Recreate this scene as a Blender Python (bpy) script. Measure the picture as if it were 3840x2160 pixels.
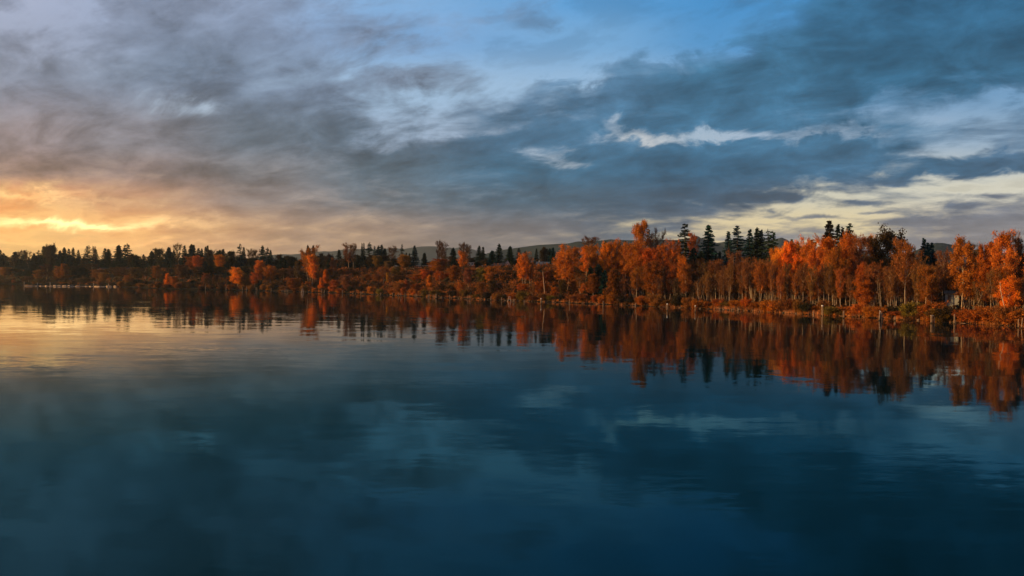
import bpy, math, random
import numpy as np
from mathutils import Vector, Matrix

for _o in list(bpy.data.objects):
    bpy.data.objects.remove(_o, do_unlink=True)
SC = bpy.context.scene
COL = SC.collection
RAD = math.radians

# ------------------------------------------------------------------ camera
CAM_H = 13.0
F_PX = 2743.0                      # focal length, in pixels of a 3840 wide frame
PITCH, ROLL = RAD(0.80), RAD(0.46)
_F = Vector((0, math.cos(PITCH), -math.sin(PITCH)))
_R0 = Vector((1, 0, 0))
_U0 = Vector((0, math.sin(PITCH), math.cos(PITCH)))
_R = math.cos(ROLL) * _R0 + math.sin(ROLL) * _U0
_U = -math.sin(ROLL) * _R0 + math.cos(ROLL) * _U0
cam_data = bpy.data.cameras.new("camera")
cam_data.sensor_width = 36.0
cam_data.lens = 36.0 * F_PX / 3840.0
cam_data.clip_start = 0.5
cam_data.clip_end = 40000.0
cam = bpy.data.objects.new("camera", cam_data)
cam.matrix_world = Matrix(((_R.x, _U.x, -_F.x, 0), (_R.y, _U.y, -_F.y, 0), (_R.z, _U.z, -_F.z, CAM_H), (0, 0, 0, 1)))
COL.objects.link(cam)
SC.camera = cam


def ray(px, py):
    px, py = float(px), float(py)
    return (_F + (px - 1920.0) / F_PX * _R + (1080.0 - py) / F_PX * _U).normalized()


def lin(r, g, b, k=1.0):
    def f(c):
        c = c / 255.0
        return (c / 12.92 if c <= 0.04045 else ((c + 0.055) / 1.055) ** 2.4) * k
    return (f(r), f(g), f(b), 1.0)


# ------------------------------------------------------------------ sun and sky
SUN_AZ, SUN_EL = RAD(-92.0), RAD(10.0)
sun_dir = Vector((math.sin(SUN_AZ) * math.cos(SUN_EL), math.cos(SUN_AZ) * math.cos(SUN_EL), math.sin(SUN_EL)))
sun_data = bpy.data.lights.new("sun", 'SUN')
sun_data.energy = 5.0
sun_data.angle = RAD(0.5)
sun_data.color = (1.0, 0.58, 0.20)
sun = bpy.data.objects.new("sun", sun_data)
sun.rotation_euler = sun_dir.to_track_quat('Z', 'Y').to_euler()
sun.location = (-300, 100, 200)
COL.objects.link(sun)

world = bpy.data.worlds.new("World")
SC.world = world
world.use_nodes = True
WN, WL = world.node_tree.nodes, world.node_tree.links
WN.clear()


class NB:
    """small helper that writes node graphs as expressions"""
    def __init__(self, tree):
        self.n, self.l = tree.nodes, tree.links

    def put(self, sock, v):
        if hasattr(v, 'is_output'):
            self.l.new(v, sock)
        elif isinstance(v, (tuple, list)):
            sock.default_value = tuple(v)[:len(sock.default_value)]
        else:
            sock.default_value = v

    def m(self, op, a, b=None, c=None, clamp=False):
        nd = self.n.new('ShaderNodeMath')
        nd.operation = op
        nd.use_clamp = clamp
        self.put(nd.inputs[0], a)
        if b is not None:
            self.put(nd.inputs[1], b)
        if c is not None:
            self.put(nd.inputs[2], c)
        return nd.outputs[0]

    def smooth(self, x, a, b, lo=0.0, hi=1.0):
        nd = self.n.new('ShaderNodeMapRange')
        nd.interpolation_type = 'SMOOTHSTEP'
        self.put(nd.inputs[0], x)
        for i, v in ((1, a), (2, b), (3, lo), (4, hi)):
            nd.inputs[i].default_value = v
        return nd.outputs[0]

    def mixf(self, f, a, b):
        nd = self.n.new('ShaderNodeMix')
        nd.data_type = 'FLOAT'
        self.put(nd.inputs[0], f)
        self.put(nd.inputs[2], a)
        self.put(nd.inputs[3], b)
        return nd.outputs[0]

    def mixc(self, f, a, b, mode='MIX'):
        nd = self.n.new('ShaderNodeMix')
        nd.data_type = 'RGBA'
        nd.blend_type = mode
        self.put(nd.inputs[0], f)
        self.put(nd.inputs[6], a)
        self.put(nd.inputs[7], b)
        return nd.outputs[2]

    def xyz(self, x, y, z):
        nd = self.n.new('ShaderNodeCombineXYZ')
        for i, v in enumerate((x, y, z)):
            self.put(nd.inputs[i], v)
        return nd.outputs[0]

    def sep(self, v):
        nd = self.n.new('ShaderNodeSeparateXYZ')
        self.put(nd.inputs[0], v)
        return nd.outputs

    def vm(self, op, a, b=None, scale=None):
        nd = self.n.new('ShaderNodeVectorMath')
        nd.operation = op
        self.put(nd.inputs[0], a)
        if b is not None:
            self.put(nd.inputs[1], b)
        if scale is not None:
            self.put(nd.inputs['Scale'], scale)
        return nd.outputs[0]

    def noise(self, vec, scale, detail=4.0, rough=0.5, lac=2.0, dist=0.0):
        nd = self.n.new('ShaderNodeTexNoise')
        self.put(nd.inputs['Vector'], vec)
        nd.inputs['Scale'].default_value = scale
        nd.inputs['Detail'].default_value = detail
        nd.inputs['Roughness'].default_value = rough
        nd.inputs['Lacunarity'].default_value = lac
        nd.inputs['Distortion'].default_value = dist
        return nd.outputs['Fac'], nd.outputs['Color']

    def ramp(self, f, stops, interp='LINEAR'):
        nd = self.n.new('ShaderNodeValToRGB')
        cr = nd.color_ramp
        cr.interpolation = interp
        stops = sorted(stops, key=lambda s: s[0])
        cr.elements[0].position, cr.elements[0].color = stops[0][0], stops[0][1]
        cr.elements[1].position, cr.elements[1].color = stops[-1][0], stops[-1][1]
        for p, c in stops[1:-1]:
            e = cr.elements.new(p)
            e.color = c
        self.put(nd.inputs[0], f)
        return nd.outputs[0]


W = NB(world.node_tree)
SKY_K = 0.10                       # world strength
tc = WN.new('ShaderNodeTexCoord')
dx, dy, dz = W.sep(tc.outputs['Generated'])
hyp = W.m('MAXIMUM', W.m('SQRT', W.m('ADD', W.m('MULTIPLY', dx, dx), W.m('MULTIPLY', dy, dy))), 1e-4)
az = W.m('ARCTAN2', dx, dy)
azc = W.m('MINIMUM', W.m('MAXIMUM', az, -1.0), 1.0)
dzc = W.m('MAXIMUM', dz, 0.0)
U_ = W.m('TANGENT', azc)
V_ = W.m('DIVIDE', W.m('DIVIDE', dzc, hyp), W.m('COSINE', azc))
V_ = W.m('MINIMUM', W.m('SUBTRACT', V_, W.m('MULTIPLY', U_, 0.008)), 3.0)
# cloud deck seen in perspective
den = W.m('ADD', dzc, 0.18)
cx, cy = W.m('DIVIDE', dx, den), W.m('DIVIDE', dy, den)
plane = W.xyz(cx, cy, 0.0)
n1f, n1c = W.noise(plane, 1.7, 9.0, 0.56)
n1r, n1g, n1b = W.sep(n1c)
n2f, n2c = W.noise(W.xyz(W.m('MULTIPLY', cx, 0.85), W.m('MULTIPLY', W.m('ADD', cy, W.m('MULTIPLY', cx, 0.35)), 1.05), 3.7), 3.6, 9.0, 0.60, 2.1, 0.25)
n6f, n6c = W.noise(W.xyz(W.m('MULTIPLY', W.m('SUBTRACT', cx, 0.11), 0.85), W.m('MULTIPLY', W.m('ADD', cy, W.m('MULTIPLY', W.m('SUBTRACT', cx, 0.07), 0.35)), 1.05), 3.7), 3.6, 9.0, 0.60, 2.1, 0.25)
n3f, n3c = W.noise(W.xyz(W.m('MULTIPLY', U_, 5.0), W.m('MULTIPLY', W.m('SUBTRACT', V_, W.m('MULTIPLY', U_, 0.05)), 20.0), 9.1), 1.0, 7.0, 0.6, 2.0, 0.3)
n4f, n4c = W.noise(W.xyz(W.m('MULTIPLY', U_, 8.0), W.m('MULTIPLY', W.m('ADD', V_, W.m('MULTIPLY', U_, -0.12)), 15.0), 1.3), 1.6, 6.0, 0.62, 2.0, 0.5)
n4r, n4g, n4b = W.sep(n4c)
fv = W.m('MINIMUM', W.m('ADD', W.m('MULTIPLY', V_, 3.2), 0.22), 1.0)
Uw = W.m('ADD', U_, W.m('ADD', W.m('MULTIPLY', W.m('SUBTRACT', n1r, 0.5), 0.16), W.m('MULTIPLY', W.m('SUBTRACT', n4r, 0.5), 0.22)))
Vw = W.m('ADD', V_, W.m('MULTIPLY', fv, W.m('ADD', W.m('MULTIPLY', W.m('SUBTRACT', n1g, 0.5), 0.055), W.m('MULTIPLY', W.m('SUBTRACT', n4g, 0.5), 0.10))))
UM = 0.77


def upos(x):                        # column given in pixels of the 2576 wide view -> ramp position
    return ((x - 1288.0) / 1840.0 + UM) / (2 * UM)


def vrow(y):
    return (698.0 - y) / 1840.0


pw = W.m('DIVIDE', W.m('ADD', Uw, UM), 2 * UM, clamp=True)
p0 = W.m('DIVIDE', W.m('ADD', U_, UM), 2 * UM, clamp=True)

DENS = [   # cloud thickness 0..9, rows from the horizon up, 17 columns across the view
    (690, "2 3 4 4 5 5 5 5 5 5 5 5 6 6 6 7 7"),
    (640, "2 3 3 4 5 6 6 6 6 6 6 6 6 6 7 7 8"),
    (605, "3 3 4 5 6 6 7 7 6 7 6 5 5 5 6 8 8"),
    (570, "2 1 2 4 6 6 6 6 7 7 7 4 2 3 5 7 8"),
    (530, "6 5 6 6 6 6 6 6 7 8 8 7 3 2 3 4 6"),
    (495, "3 4 5 6 6 6 7 8 8 8 9 9 6 2 3 3 4"),
    (460, "7 7 7 7 6 7 8 8 8 9 9 9 9 6 3 2 2"),
    (425, "7 7 7 7 6 7 8 8 9 9 9 9 9 9 8 9 9"),
    (400, "7 7 6 6 7 7 8 8 9 4 9 9 9 9 7 9 9"),
    (365, "6 6 6 7 7 7 5 7 8 8 8 9 9 9 5 3 5"),
    (335, "7 6 6 7 8 8 5 4 6 8 4 3 4 4 5 4 5"),
    (300, "7 7 7 8 8 8 6 4 6 8 9 9 8 7 5 4 4"),
    (250, "7 7 7 4 8 8 6 3 4 6 9 9 9 9 5 3 5"),
    (200, "7 7 7 7 7 7 6 3 2 2 5 9 9 9 9 7 7"),
    (150, "6 6 5 6 7 6 4 3 1 1 2 7 9 9 9 9 9"),
    (100, "4 3 4 6 7 6 5 4 3 2 2 4 8 9 9 9 9"),
    (50,  "3 2 4 6 6 5 3 3 5 3 2 2 5 8 9 9 9"),
    (0,   "4 3 5 6 6 4 2 2 3 2 1 2 4 8 9 9 9"),
    (-250, "6 6 6 6 6 6 5 5 5 5 5 5 6 7 7 7 7"),
]
DARK = [
    (698, [(0, (200, 128, 66)), (322, (196, 134, 78)), (644, (172, 126, 92)), (1288, (132, 118, 112)), (1932, (140, 130, 130)), (2576, (136, 134, 138))]),
    (590, [(0, (244, 160, 70)), (300, (228, 152, 76)), (480, (192, 140, 95)), (800, (152, 126, 108)), (1288, (112, 108, 110)), (1600, (84, 100, 116)), (1932, (122, 124, 132)), (2576, (134, 130, 132))]),
    (500, [(0, (226, 148, 84)), (322, (178, 132, 102)), (644, (122, 114, 114)), (966, (88, 104, 116)), (1288, (66, 96, 116)), (1771, (60, 90, 114)), (2254, (96, 112, 130)), (2576, (112, 120, 134))]),
    (430, [(0, (148, 122, 112)), (322, (132, 116, 114)), (644, (108, 110, 116)), (966, (82, 104, 120)), (1288, (58, 104, 132)), (1771, (52, 100, 131)), (2254, (60, 103, 133)), (2576, (68, 104, 132))]),
    (350, [(0, (144, 130, 132)), (322, (126, 124, 132)), (644, (92, 106, 120)), (966, (84, 104, 122)), (1288, (66, 106, 135)), (1771, (64, 116, 150)), (2254, (66, 115, 148)), (2576, (80, 114, 144))]),
    (183, [(0, (122, 131, 149)), (483, (106, 123, 145)), (805, (110, 128, 152)), (1127, (118, 134, 156)), (1449, (86, 128, 162)), (1771, (60, 111, 144)), (2254, (48, 99, 131)), (2576, (52, 102, 134))]),
    (0, [(0, (128, 138, 160)), (483, (122, 136, 160)), (966, (126, 146, 176)), (1449, (108, 148, 188)), (1771, (68, 122, 166)), (2093, (54, 110, 148)), (2576, (48, 102, 138))]),
    (-500, [(0, (104, 116, 136)), (1288, (88, 112, 140)), (2576, (60, 98, 130))]),
]
CLEAR = [
    (698, [(0, (255, 190, 96)), (400, (246, 178, 104)), (800, (206, 162, 124)), (1288, (178, 152, 136)), (1932, (226, 196, 160)), (2576, (186, 172, 168))]),
    (575, [(0, (255, 190, 88)), (322, (250, 182, 94)), (700, (206, 164, 124)), (1288, (170, 152, 140)), (1700, (248, 222, 168)), (2100, (252, 226, 168)), (2576, (212, 194, 178))]),
    (480, [(0, (255, 196, 112)), (322, (214, 168, 122)), (644, (160, 146, 142)), (1288, (144, 156, 170)), (1932, (224, 216, 190)), (2576, (230, 222, 200))]),
    (340, [(0, (160, 150, 156)), (644, (140, 150, 168)), (1000, (166, 186, 212)), (1480, (172, 188, 208)), (1600, (214, 212, 210)), (1760, (172, 190, 208)), (1932, (176, 192, 212)), (2576, (150, 176, 202))]),
    (230, [(0, (150, 156, 176)), (480, (160, 180, 204)), (1000, (166, 198, 228)), (1450, (160, 194, 226)), (2100, (112, 158, 200)), (2576, (112, 156, 196))]),
    (100, [(0, (160, 168, 192)), (600, (146, 166, 198)), (1000, (120, 170, 220)), (1500, (116, 172, 220)), (1800, (76, 150, 208)), (2576, (52, 132, 190))]),
    (0, [(0, (168, 176, 202)), (600, (150, 172, 206)), (1000, (128, 178, 226)), (1450, (88, 160, 218)), (1800, (62, 146, 208)), (2576, (44, 128, 192))]),
    (-500, [(0, (84, 134, 190)), (1288, (60, 132, 196)), (2576, (44, 120, 184))]),
]


def grid(rows, pos, V, interp):
    acc = None
    prev = None
    for y, stops in rows:
        nd = W.ramp(pos, [(min(1.0, max(0.0, upos(x))), c) for x, c in stops], interp)
        if acc is None:
            acc = nd
        else:
            f = W.smooth(V, vrow(prev), vrow(y))
            acc = W.mixc(f, acc, nd)
        prev = y
    return acc


dens_rows = [(y, [(i * 161, (float(v) / 9.0,) * 3 + (1.0,)) for i, v in enumerate(s.split())]) for y, s in DENS]
dens = grid(dens_rows, pw, Vw, 'EASE')
dark = grid([(y, [(x, lin(*c)) for x, c in st]) for y, st in DARK], p0, V_, 'EASE')
clear = grid([(y, [(x, lin(*c)) for x, c in st]) for y, st in CLEAR], p0, V_, 'EASE')

sky_tex = WN.new('ShaderNodeTexSky')
sky_tex.sky_type = 'NISHITA'
sky_tex.sun_disc = False
sky_tex.sun_elevation = SUN_EL
sky_tex.sun_rotation = SUN_AZ % (2 * math.pi)
sky_tex.air_density = 1.0
sky_tex.dust_density = 1.2
sky_tex.ozone_density = 2.0

n5f, n5c = W.noise(W.xyz(W.m('MULTIPLY', U_, 8.0), W.m('MULTIPLY', W.m('ADD', V_, W.m('MULTIPLY', U_, 0.10)), 46.0), 5.5), 1.0, 5.0, 0.55, 2.0, 0.2)
low = W.m('SUBTRACT', 1.0, W.smooth(V_, 0.10, 0.20))
det0 = W.m('ADD', W.m('MULTIPLY', W.m('SUBTRACT', n2f, 0.5), 1.6), W.m('MULTIPLY', W.m('SUBTRACT', n3f, 0.5), 0.30))
det = W.m('ADD', det0, W.m('MULTIPLY', W.m('MULTIPLY', W.m('SUBTRACT', n5f, 0.5), 1.3), low))
d_all = W.m('ADD', W.m('MULTIPLY', dens, 1.0), det)


def puff(x, y, rx, ry, amp):
    """a small cloud (or, with a negative amount, a small hole) in the low sky ahead"""
    a = W.m('DIVIDE', W.m('SUBTRACT', W.mixf(0.5, U_, Uw), (x - 1288.0) / 1840.0), rx / 1840.0)
    b = W.m('DIVIDE', W.m('SUBTRACT', W.mixf(0.4, V_, Vw), vrow(y)), ry / 1840.0)
    e = W.m('EXPONENT', W.m('MULTIPLY', W.m('ADD', W.m('MULTIPLY', a, a), W.m('MULTIPLY', b, b)), -1.0))
    return W.m('MULTIPLY', W.m('MULTIPLY', e, W.m('GREATER_THAN', dy, 0.0)), amp)


for args in ((2160, 506, 60, 5, 0.55), (2265, 458, 62, 12, 0.50), (1990, 497, 42, 7, 0.55), (2195, 530, 50, 5, 0.45), (2395, 515, 55, 7, 0.45), (2480, 490, 75, 6, 0.40), (1850, 498, 80, 12, 0.5),
             (2060, 545, 110, 6, 0.5), (2440, 552, 170, 14, 0.5), (2230, 560, 120, 8, 0.4), (1930, 532, 30, 5, 0.4)):
    d_all = W.m('ADD', d_all, puff(*args))
thick = W.smooth(d_all, 0.08, 0.86)
# thin veils catch light, thick parts are grey
veil = W.m('MULTIPLY', W.smooth(d_all, -0.05, 0.28), W.m('SUBTRACT', 1.0, W.smooth(d_all, 0.28, 0.62)))
relief = W.m('MULTIPLY', W.m('SUBTRACT', n2f, n6f), -0.30)
calm = W.smooth(V_, 0.03, 0.16, 0.45, 1.0)
shade = W.m('ADD', W.m('ADD', 1.07, relief), W.m('MULTIPLY', calm, W.m('ADD', W.m('MULTIPLY', W.m('SUBTRACT', n4f, 0.5), 1.75), W.m('MULTIPLY', W.m('SUBTRACT', n2f, 0.5), -0.75))))
core = W.smooth(d_all, 0.55, 1.20, 1.06, 0.86)
dark_v = W.vm('SCALE', dark, scale=W.m('DIVIDE', W.m('MULTIPLY', shade, core), SKY_K))
clear_v = W.vm('SCALE', clear, scale=1.0 / SKY_K)
clear_sky = W.mixc(0.22, clear_v, sky_tex.outputs[0])
clear_lit = W.vm('SCALE', clear_sky, scale=W.m('ADD', 0.96, W.m('MULTIPLY', veil, 0.22)))
col = W.mixc(thick, clear_lit, dark_v)


def blob(x, y, rx, ry, amp, color, u=Uw, v=Vw):
    a = W.m('DIVIDE', W.m('SUBTRACT', u, (x - 1288.0) / 1840.0), rx / 1840.0)
    b = W.m('DIVIDE', W.m('SUBTRACT', v, vrow(y)), ry / 1840.0)
    e = W.m('EXPONENT', W.m('MULTIPLY', W.m('ADD', W.m('MULTIPLY', a, a), W.m('MULTIPLY', b, b)), -1.0))
    e = W.m('MULTIPLY', e, W.m('GREATER_THAN', dy, 0.0))
    nd = WN.new('ShaderNodeVectorMath')
    nd.operation = 'SCALE'
    nd.inputs[0].default_value = color
    W.put(nd.inputs['Scale'], W.m('MULTIPLY', e, amp / SKY_K))
    return nd.outputs[0]


for args in (
    (180, 570, 200, 10, 1.25, (1.0, 0.76, 0.36)),      # the sun's gap in the clouds, far left
    (40, 575, 600, 80, 0.26, (1.0, 0.40, 0.08)),
    (90, 500, 180, 7, 0.34, (1.0, 0.66, 0.25)),
    (330, 612, 420, 6, 0.22, (1.0, 0.60, 0.24)),
    (1640, 344, 60, 9, 0.10, (1.0, 0.90, 0.75)),
    (1415, 402, 45, 14, 0.10, (1.0, 0.93, 0.85)),
    (480, 250, 50, 22, 0.12, (0.80, 0.95, 1.0)),
):
    col = W.vm('ADD', col, blob(*args))
bg = WN.new('ShaderNodeBackground')
col = W.vm('SCALE', col, scale=0.785)      # the exposure below is +0.35
W.put(bg.inputs['Color'], col)
bg.inputs['Strength'].default_value = SKY_K
wo = WN.new('ShaderNodeOutputWorld')
WL.new(bg.outputs[0], wo.inputs['Surface'])

vs = SC.view_settings
vs.view_transform = 'Standard'
vs.look = 'None'
vs.exposure = 0.35
vs.gamma = 1.0
vs.use_curve_mapping = False
SC.cycles.use_denoising = True
try:
    SC.cycles.denoiser = 'OPENIMAGEDENOISE'
    SC.cycles.denoising_input_passes = 'RGB_ALBEDO_NORMAL'
    SC.cycles.denoising_prefilter = 'ACCURATE'
except Exception:
    pass
SC.cycles.max_bounces = 6
SC.cycles.diffuse_bounces = 2
SC.cycles.glossy_bounces = 3
SC.cycles.transmission_bounces = 2
SC.cycles.volume_bounces = 0
SC.cycles.sample_clamp_indirect = 4.0


# ------------------------------------------------------------------ helpers
def material(name):
    m = bpy.data.materials.new(name)
    m.use_nodes = True
    m.node_tree.nodes.clear()
    b = NB(m.node_tree)
    out = b.n.new('ShaderNodeOutputMaterial')
    return m, b, out


def simple_mat(name, c1, c2, scale=3.0, rough=0.85, detail=5.0, stretch=(1, 1, 1), bump=0.0):
    m, b, out = material(name)
    t = b.n.new('ShaderNodeTexCoord')
    mp = b.n.new('ShaderNodeMapping')
    mp.inputs['Scale'].default_value = stretch
    b.l.new(t.outputs['Object'], mp.inputs[0])
    f, _ = b.noise(mp.outputs[0], scale, detail, 0.6)
    c = b.mixc(b.smooth(f, 0.3, 0.7), c1, c2)
    p = b.n.new('ShaderNodeBsdfPrincipled')
    b.put(p.inputs['Base Color'], c)
    p.inputs['Roughness'].default_value = rough
    p.inputs['Specular IOR Level'].default_value = 0.2
    if bump:
        bp = b.n.new('ShaderNodeBump')
        bp.inputs['Strength'].default_value = bump
        bp.inputs['Distance'].default_value = 0.1
        b.put(bp.inputs['Height'], f)
        b.l.new(bp.outputs[0], p.inputs['Normal'])
    b.l.new(p.outputs[0], out.inputs['Surface'])
    return m


def mesh_np(name, verts, faces, mat=None, smooth=False):
    """faces: list of tuples, or an (n,3) array"""
    me = bpy.data.meshes.new(name)
    if isinstance(faces, np.ndarray):
        n, k = faces.shape
        me.vertices.add(len(verts))
        me.vertices.foreach_set('co', np.asarray(verts, dtype=np.float32).ravel())
        me.loops.add(n * k)
        me.loops.foreach_set('vertex_index', faces.astype(np.int32).ravel())
        me.polygons.add(n)
        me.polygons.foreach_set('loop_start', (np.arange(n) * k).astype(np.int32))
        me.polygons.foreach_set('loop_total', np.full(n, k, dtype=np.int32))
        me.update(calc_edges=True)
    else:
        me.from_pydata([tuple(v) for v in verts], [], faces)
    if mat:
        me.materials.append(mat)
    if smooth:
        me.polygons.foreach_set('use_smooth', [True] * len(me.polygons))
    return me


def link(name, me, parent=None, loc=None):
    o = bpy.data.objects.new(name, me)
    COL.objects.link(o)
    if parent is not None:
        o.parent = parent
    if loc is not None:
        o.location = loc
    return o


def tag(o, label, cat, group=None):
    o['label'] = label
    o['category'] = cat
    if group:
        o['group'] = group
    return o


def thing(name, label, cat, loc, rz=0.0, scale=(1, 1, 1), group=None):
    o = bpy.data.objects.new(name, None)
    o.empty_display_size = 0.5
    COL.objects.link(o)
    o.location = loc
    o.rotation_euler = (0, 0, rz)
    o.scale = scale
    return tag(o, label, cat, group)


class Geo:
    def __init__(self):
        self.v, self.f = [], []

    def tube(self, path, radii, sides=6, cap=True):
        base = len(self.v)
        path = [Vector(p) for p in path]
        for i, p in enumerate(path):
            d = (path[min(i + 1, len(path) - 1)] - path[max(i - 1, 0)]).normalized()
            a = d.cross(Vector((0.13, 1, 0.07)))
            if a.length < 1e-3:
                a = d.cross(Vector((1, 0, 0)))
            a.normalize()
            b = d.cross(a)
            for k in range(sides):
                t = 2 * math.pi * k / sides
                self.v.append(tuple(p + radii[i] * (math.cos(t) * a + math.sin(t) * b)))
        for i in range(len(path) - 1):
            for k in range(sides):
                k2 = (k + 1) % sides
                q = base + i * sides
                self.f.append((q + k, q + k2, q + sides + k2, q + sides + k))
        if cap:
            self.f.append(tuple(base + k for k in reversed(range(sides))))
            q = base + (len(path) - 1) * sides
            self.f.append(tuple(q + k for k in range(sides)))
        return self

    def box(self, x0, x1, y0, y1, z0, z1):
        b = len(self.v)
        self.v += [(x0, y0, z0), (x1, y0, z0), (x1, y1, z0), (x0, y1, z0), (x0, y0, z1), (x1, y0, z1), (x1, y1, z1), (x0, y1, z1)]
        self.f += [tuple(b + i for i in q) for q in ((0, 3, 2, 1), (4, 5, 6, 7), (0, 1, 5, 4), (1, 2, 6, 5), (2, 3, 7, 6), (3, 0, 4, 7))]
        return self

    def poly(self, pts, faces):
        b = len(self.v)
        self.v += [tuple(p) for p in pts]
        self.f += [tuple(b + i for i in q) for q in faces]
        return self

    def mesh(self, name, mat, smooth=False):
        return mesh_np(name, self.v, self.f, mat, smooth)


# ------------------------------------------------------------------ shoreline
SHORE_PX = [(0, 1064), (300, 1069.5), (600, 1083), (1000, 1091), (1240, 1098), (1500, 1109), (1800, 1123), (2150, 1137), (2440, 1149), (2700, 1161),
            (2960, 1175), (3250, 1191), (3480, 1204), (3700, 1217), (3840, 1225)]


def ground_hit(px, py, z=0.0):
    d = ray(px, py)
    t = (z - CAM_H) / d.z
    return np.array([d.x * t, d.y * t])


_pts = [ground_hit(*p) for p in SHORE_PX]
_pxs = [p[0] for p in SHORE_PX]
_dl = (_pts[0] - _pts[2]) / np.linalg.norm(_pts[0] - _pts[2])
_dr = (_pts[-1] - _pts[-4]) / np.linalg.norm(_pts[-1] - _pts[-4])
_pts = [_pts[0] + _dl * 5000, _pts[0] + _dl * 2000, _pts[0] + _dl * 700, _pts[0] + _dl * 250] + _pts + [_pts[-1] + _dr * 120 + np.array([12, 0]), _pts[-1] + _dr * 500 + np.array([110, 0]), _pts[-1] + _dr * 2500 + np.array([600, 0])]
_pxs = [-2400, -1200, -500, -200] + _pxs + [4400, 6000, 9000]
P = np.array(_pts)
PXS = np.array(_pxs, dtype=float)


def shore_q(x, y):
    """signed distance behind the shoreline, and the view column of the nearest shoreline point"""
    x = np.asarray(x, float).ravel()
    y = np.asarray(y, float).ravel()
    A, B = P[:-1], P[1:]
    d = B - A
    L2 = (d ** 2).sum(1)
    rx, ry = x[:, None] - A[None, :, 0], y[:, None] - A[None, :, 1]
    t = np.clip((rx * d[:, 0] + ry * d[:, 1]) / L2, 0, 1)
    qx, qy = rx - t * d[:, 0], ry - t * d[:, 1]
    D = np.sqrt(qx ** 2 + qy ** 2)
    i = D.argmin(1)
    r = np.arange(len(x))
    cr = d[i, 0] * ry[r, i] - d[i, 1] * rx[r, i]
    s = np.where(cr > 0, D[r, i], -D[r, i])
    col = PXS[i] + t[r, i] * (PXS[i + 1] - PXS[i])
    return s, col


def bumpy(x, y, k):
    return (np.sin(x * k + 1.3) * np.cos(y * k * 1.17 + 0.4) + 0.5 * np.sin(x * k * 2.3 + y * k * 1.9 + 2.0) + 0.35 * np.cos(x * k * 4.1 - y * k * 3.7))


BLUFF_X = np.array([-3000, 0, 900, 1500, 2000, 2200, 2450, 2700, 9000])
BLUFF_H = np.array([19, 18, 18, 19.5, 20, 19, 11, 6.0, 5.0])


def terrain(x, y, with_noise=True):
    s, col = shore_q(x, y)
    top = np.interp(col, BLUFF_X, BLUFF_H)
    lo = np.interp(s, [-30, -6, 0, 1.5, 5, 16], [-5, -1.6, -0.08, 0.55, 1.3, 2.4])
    f = np.clip((s - 14) / 46.0, 0, 1)
    f = f * f * (3 - 2 * f)
    z = lo + f * (top - 2.4)
    z = z + np.clip((s - 300) / 3000, 0, 1) * 12
    if with_noise:
        a = np.clip(s / 12, 0, 1)
        b = np.where((s > 58) & (s < 130), 0.12, 1.0)
        z = z + a * b * 0.45 * bumpy(np.asarray(x).ravel(), np.asarray(y).ravel(), 0.11)
    return z


def gz(x, y):
    return float(terrain([x], [y])[0])


def on_ray(px, s_want):
    """ground point in view column px that lies s_want metres behind the shoreline"""
    d = ray(px, 1042)
    h = math.hypot(d.x, d.y)
    ux, uy = d.x / h, d.y / h
    r = np.arange(150, 3000, 2.0)
    s, _ = shore_q(ux * r, uy * r)
    i = int(np.argmax(s > s_want))
    f = (s_want - s[i - 1]) / max(1e-6, s[i] - s[i - 1])
    rr = r[i - 1] + f * 2.0
    return ux * rr, uy * rr, rr


def z_at(px, py, x, y):
    """height of the sight line (px, py) above the point x, y"""
    d = ray(px, py)
    return CAM_H + math.hypot(x, y) * d.z / math.hypot(d.x, d.y)


# ------------------------------------------------------------------ terrain, water, hills
def m_ground():
    m, b, out = material('bank_earth')
    t = b.n.new('ShaderNodeTexCoord')
    f, _ = b.noise(t.outputs['Object'], 0.08, 8.0, 0.65)
    g, _ = b.noise(t.outputs['Object'], 0.9, 5.0, 0.6)
    c = b.ramp(f, [(0.3, (0.020, 0.020, 0.012, 1)), (0.5, (0.045, 0.032, 0.018, 1)), (0.7, (0.085, 0.045, 0.020, 1))])
    c = b.mixc(b.m('MULTIPLY', g, 0.5), c, (0.03, 0.03, 0.018, 1))
    zz = b.sep(t.outputs['Object'])[2]
    c = b.mixc(b.smooth(b.m('ADD', zz, b.m('MULTIPLY', g, 0.5)), 0.45, 1.1), (0.016, 0.013, 0.010, 1), c)
    p = b.n.new('ShaderNodeBsdfDiffuse')
    b.put(p.inputs[0], c)
    b.l.new(p.outputs[0], out.inputs[0])
    return m


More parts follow.
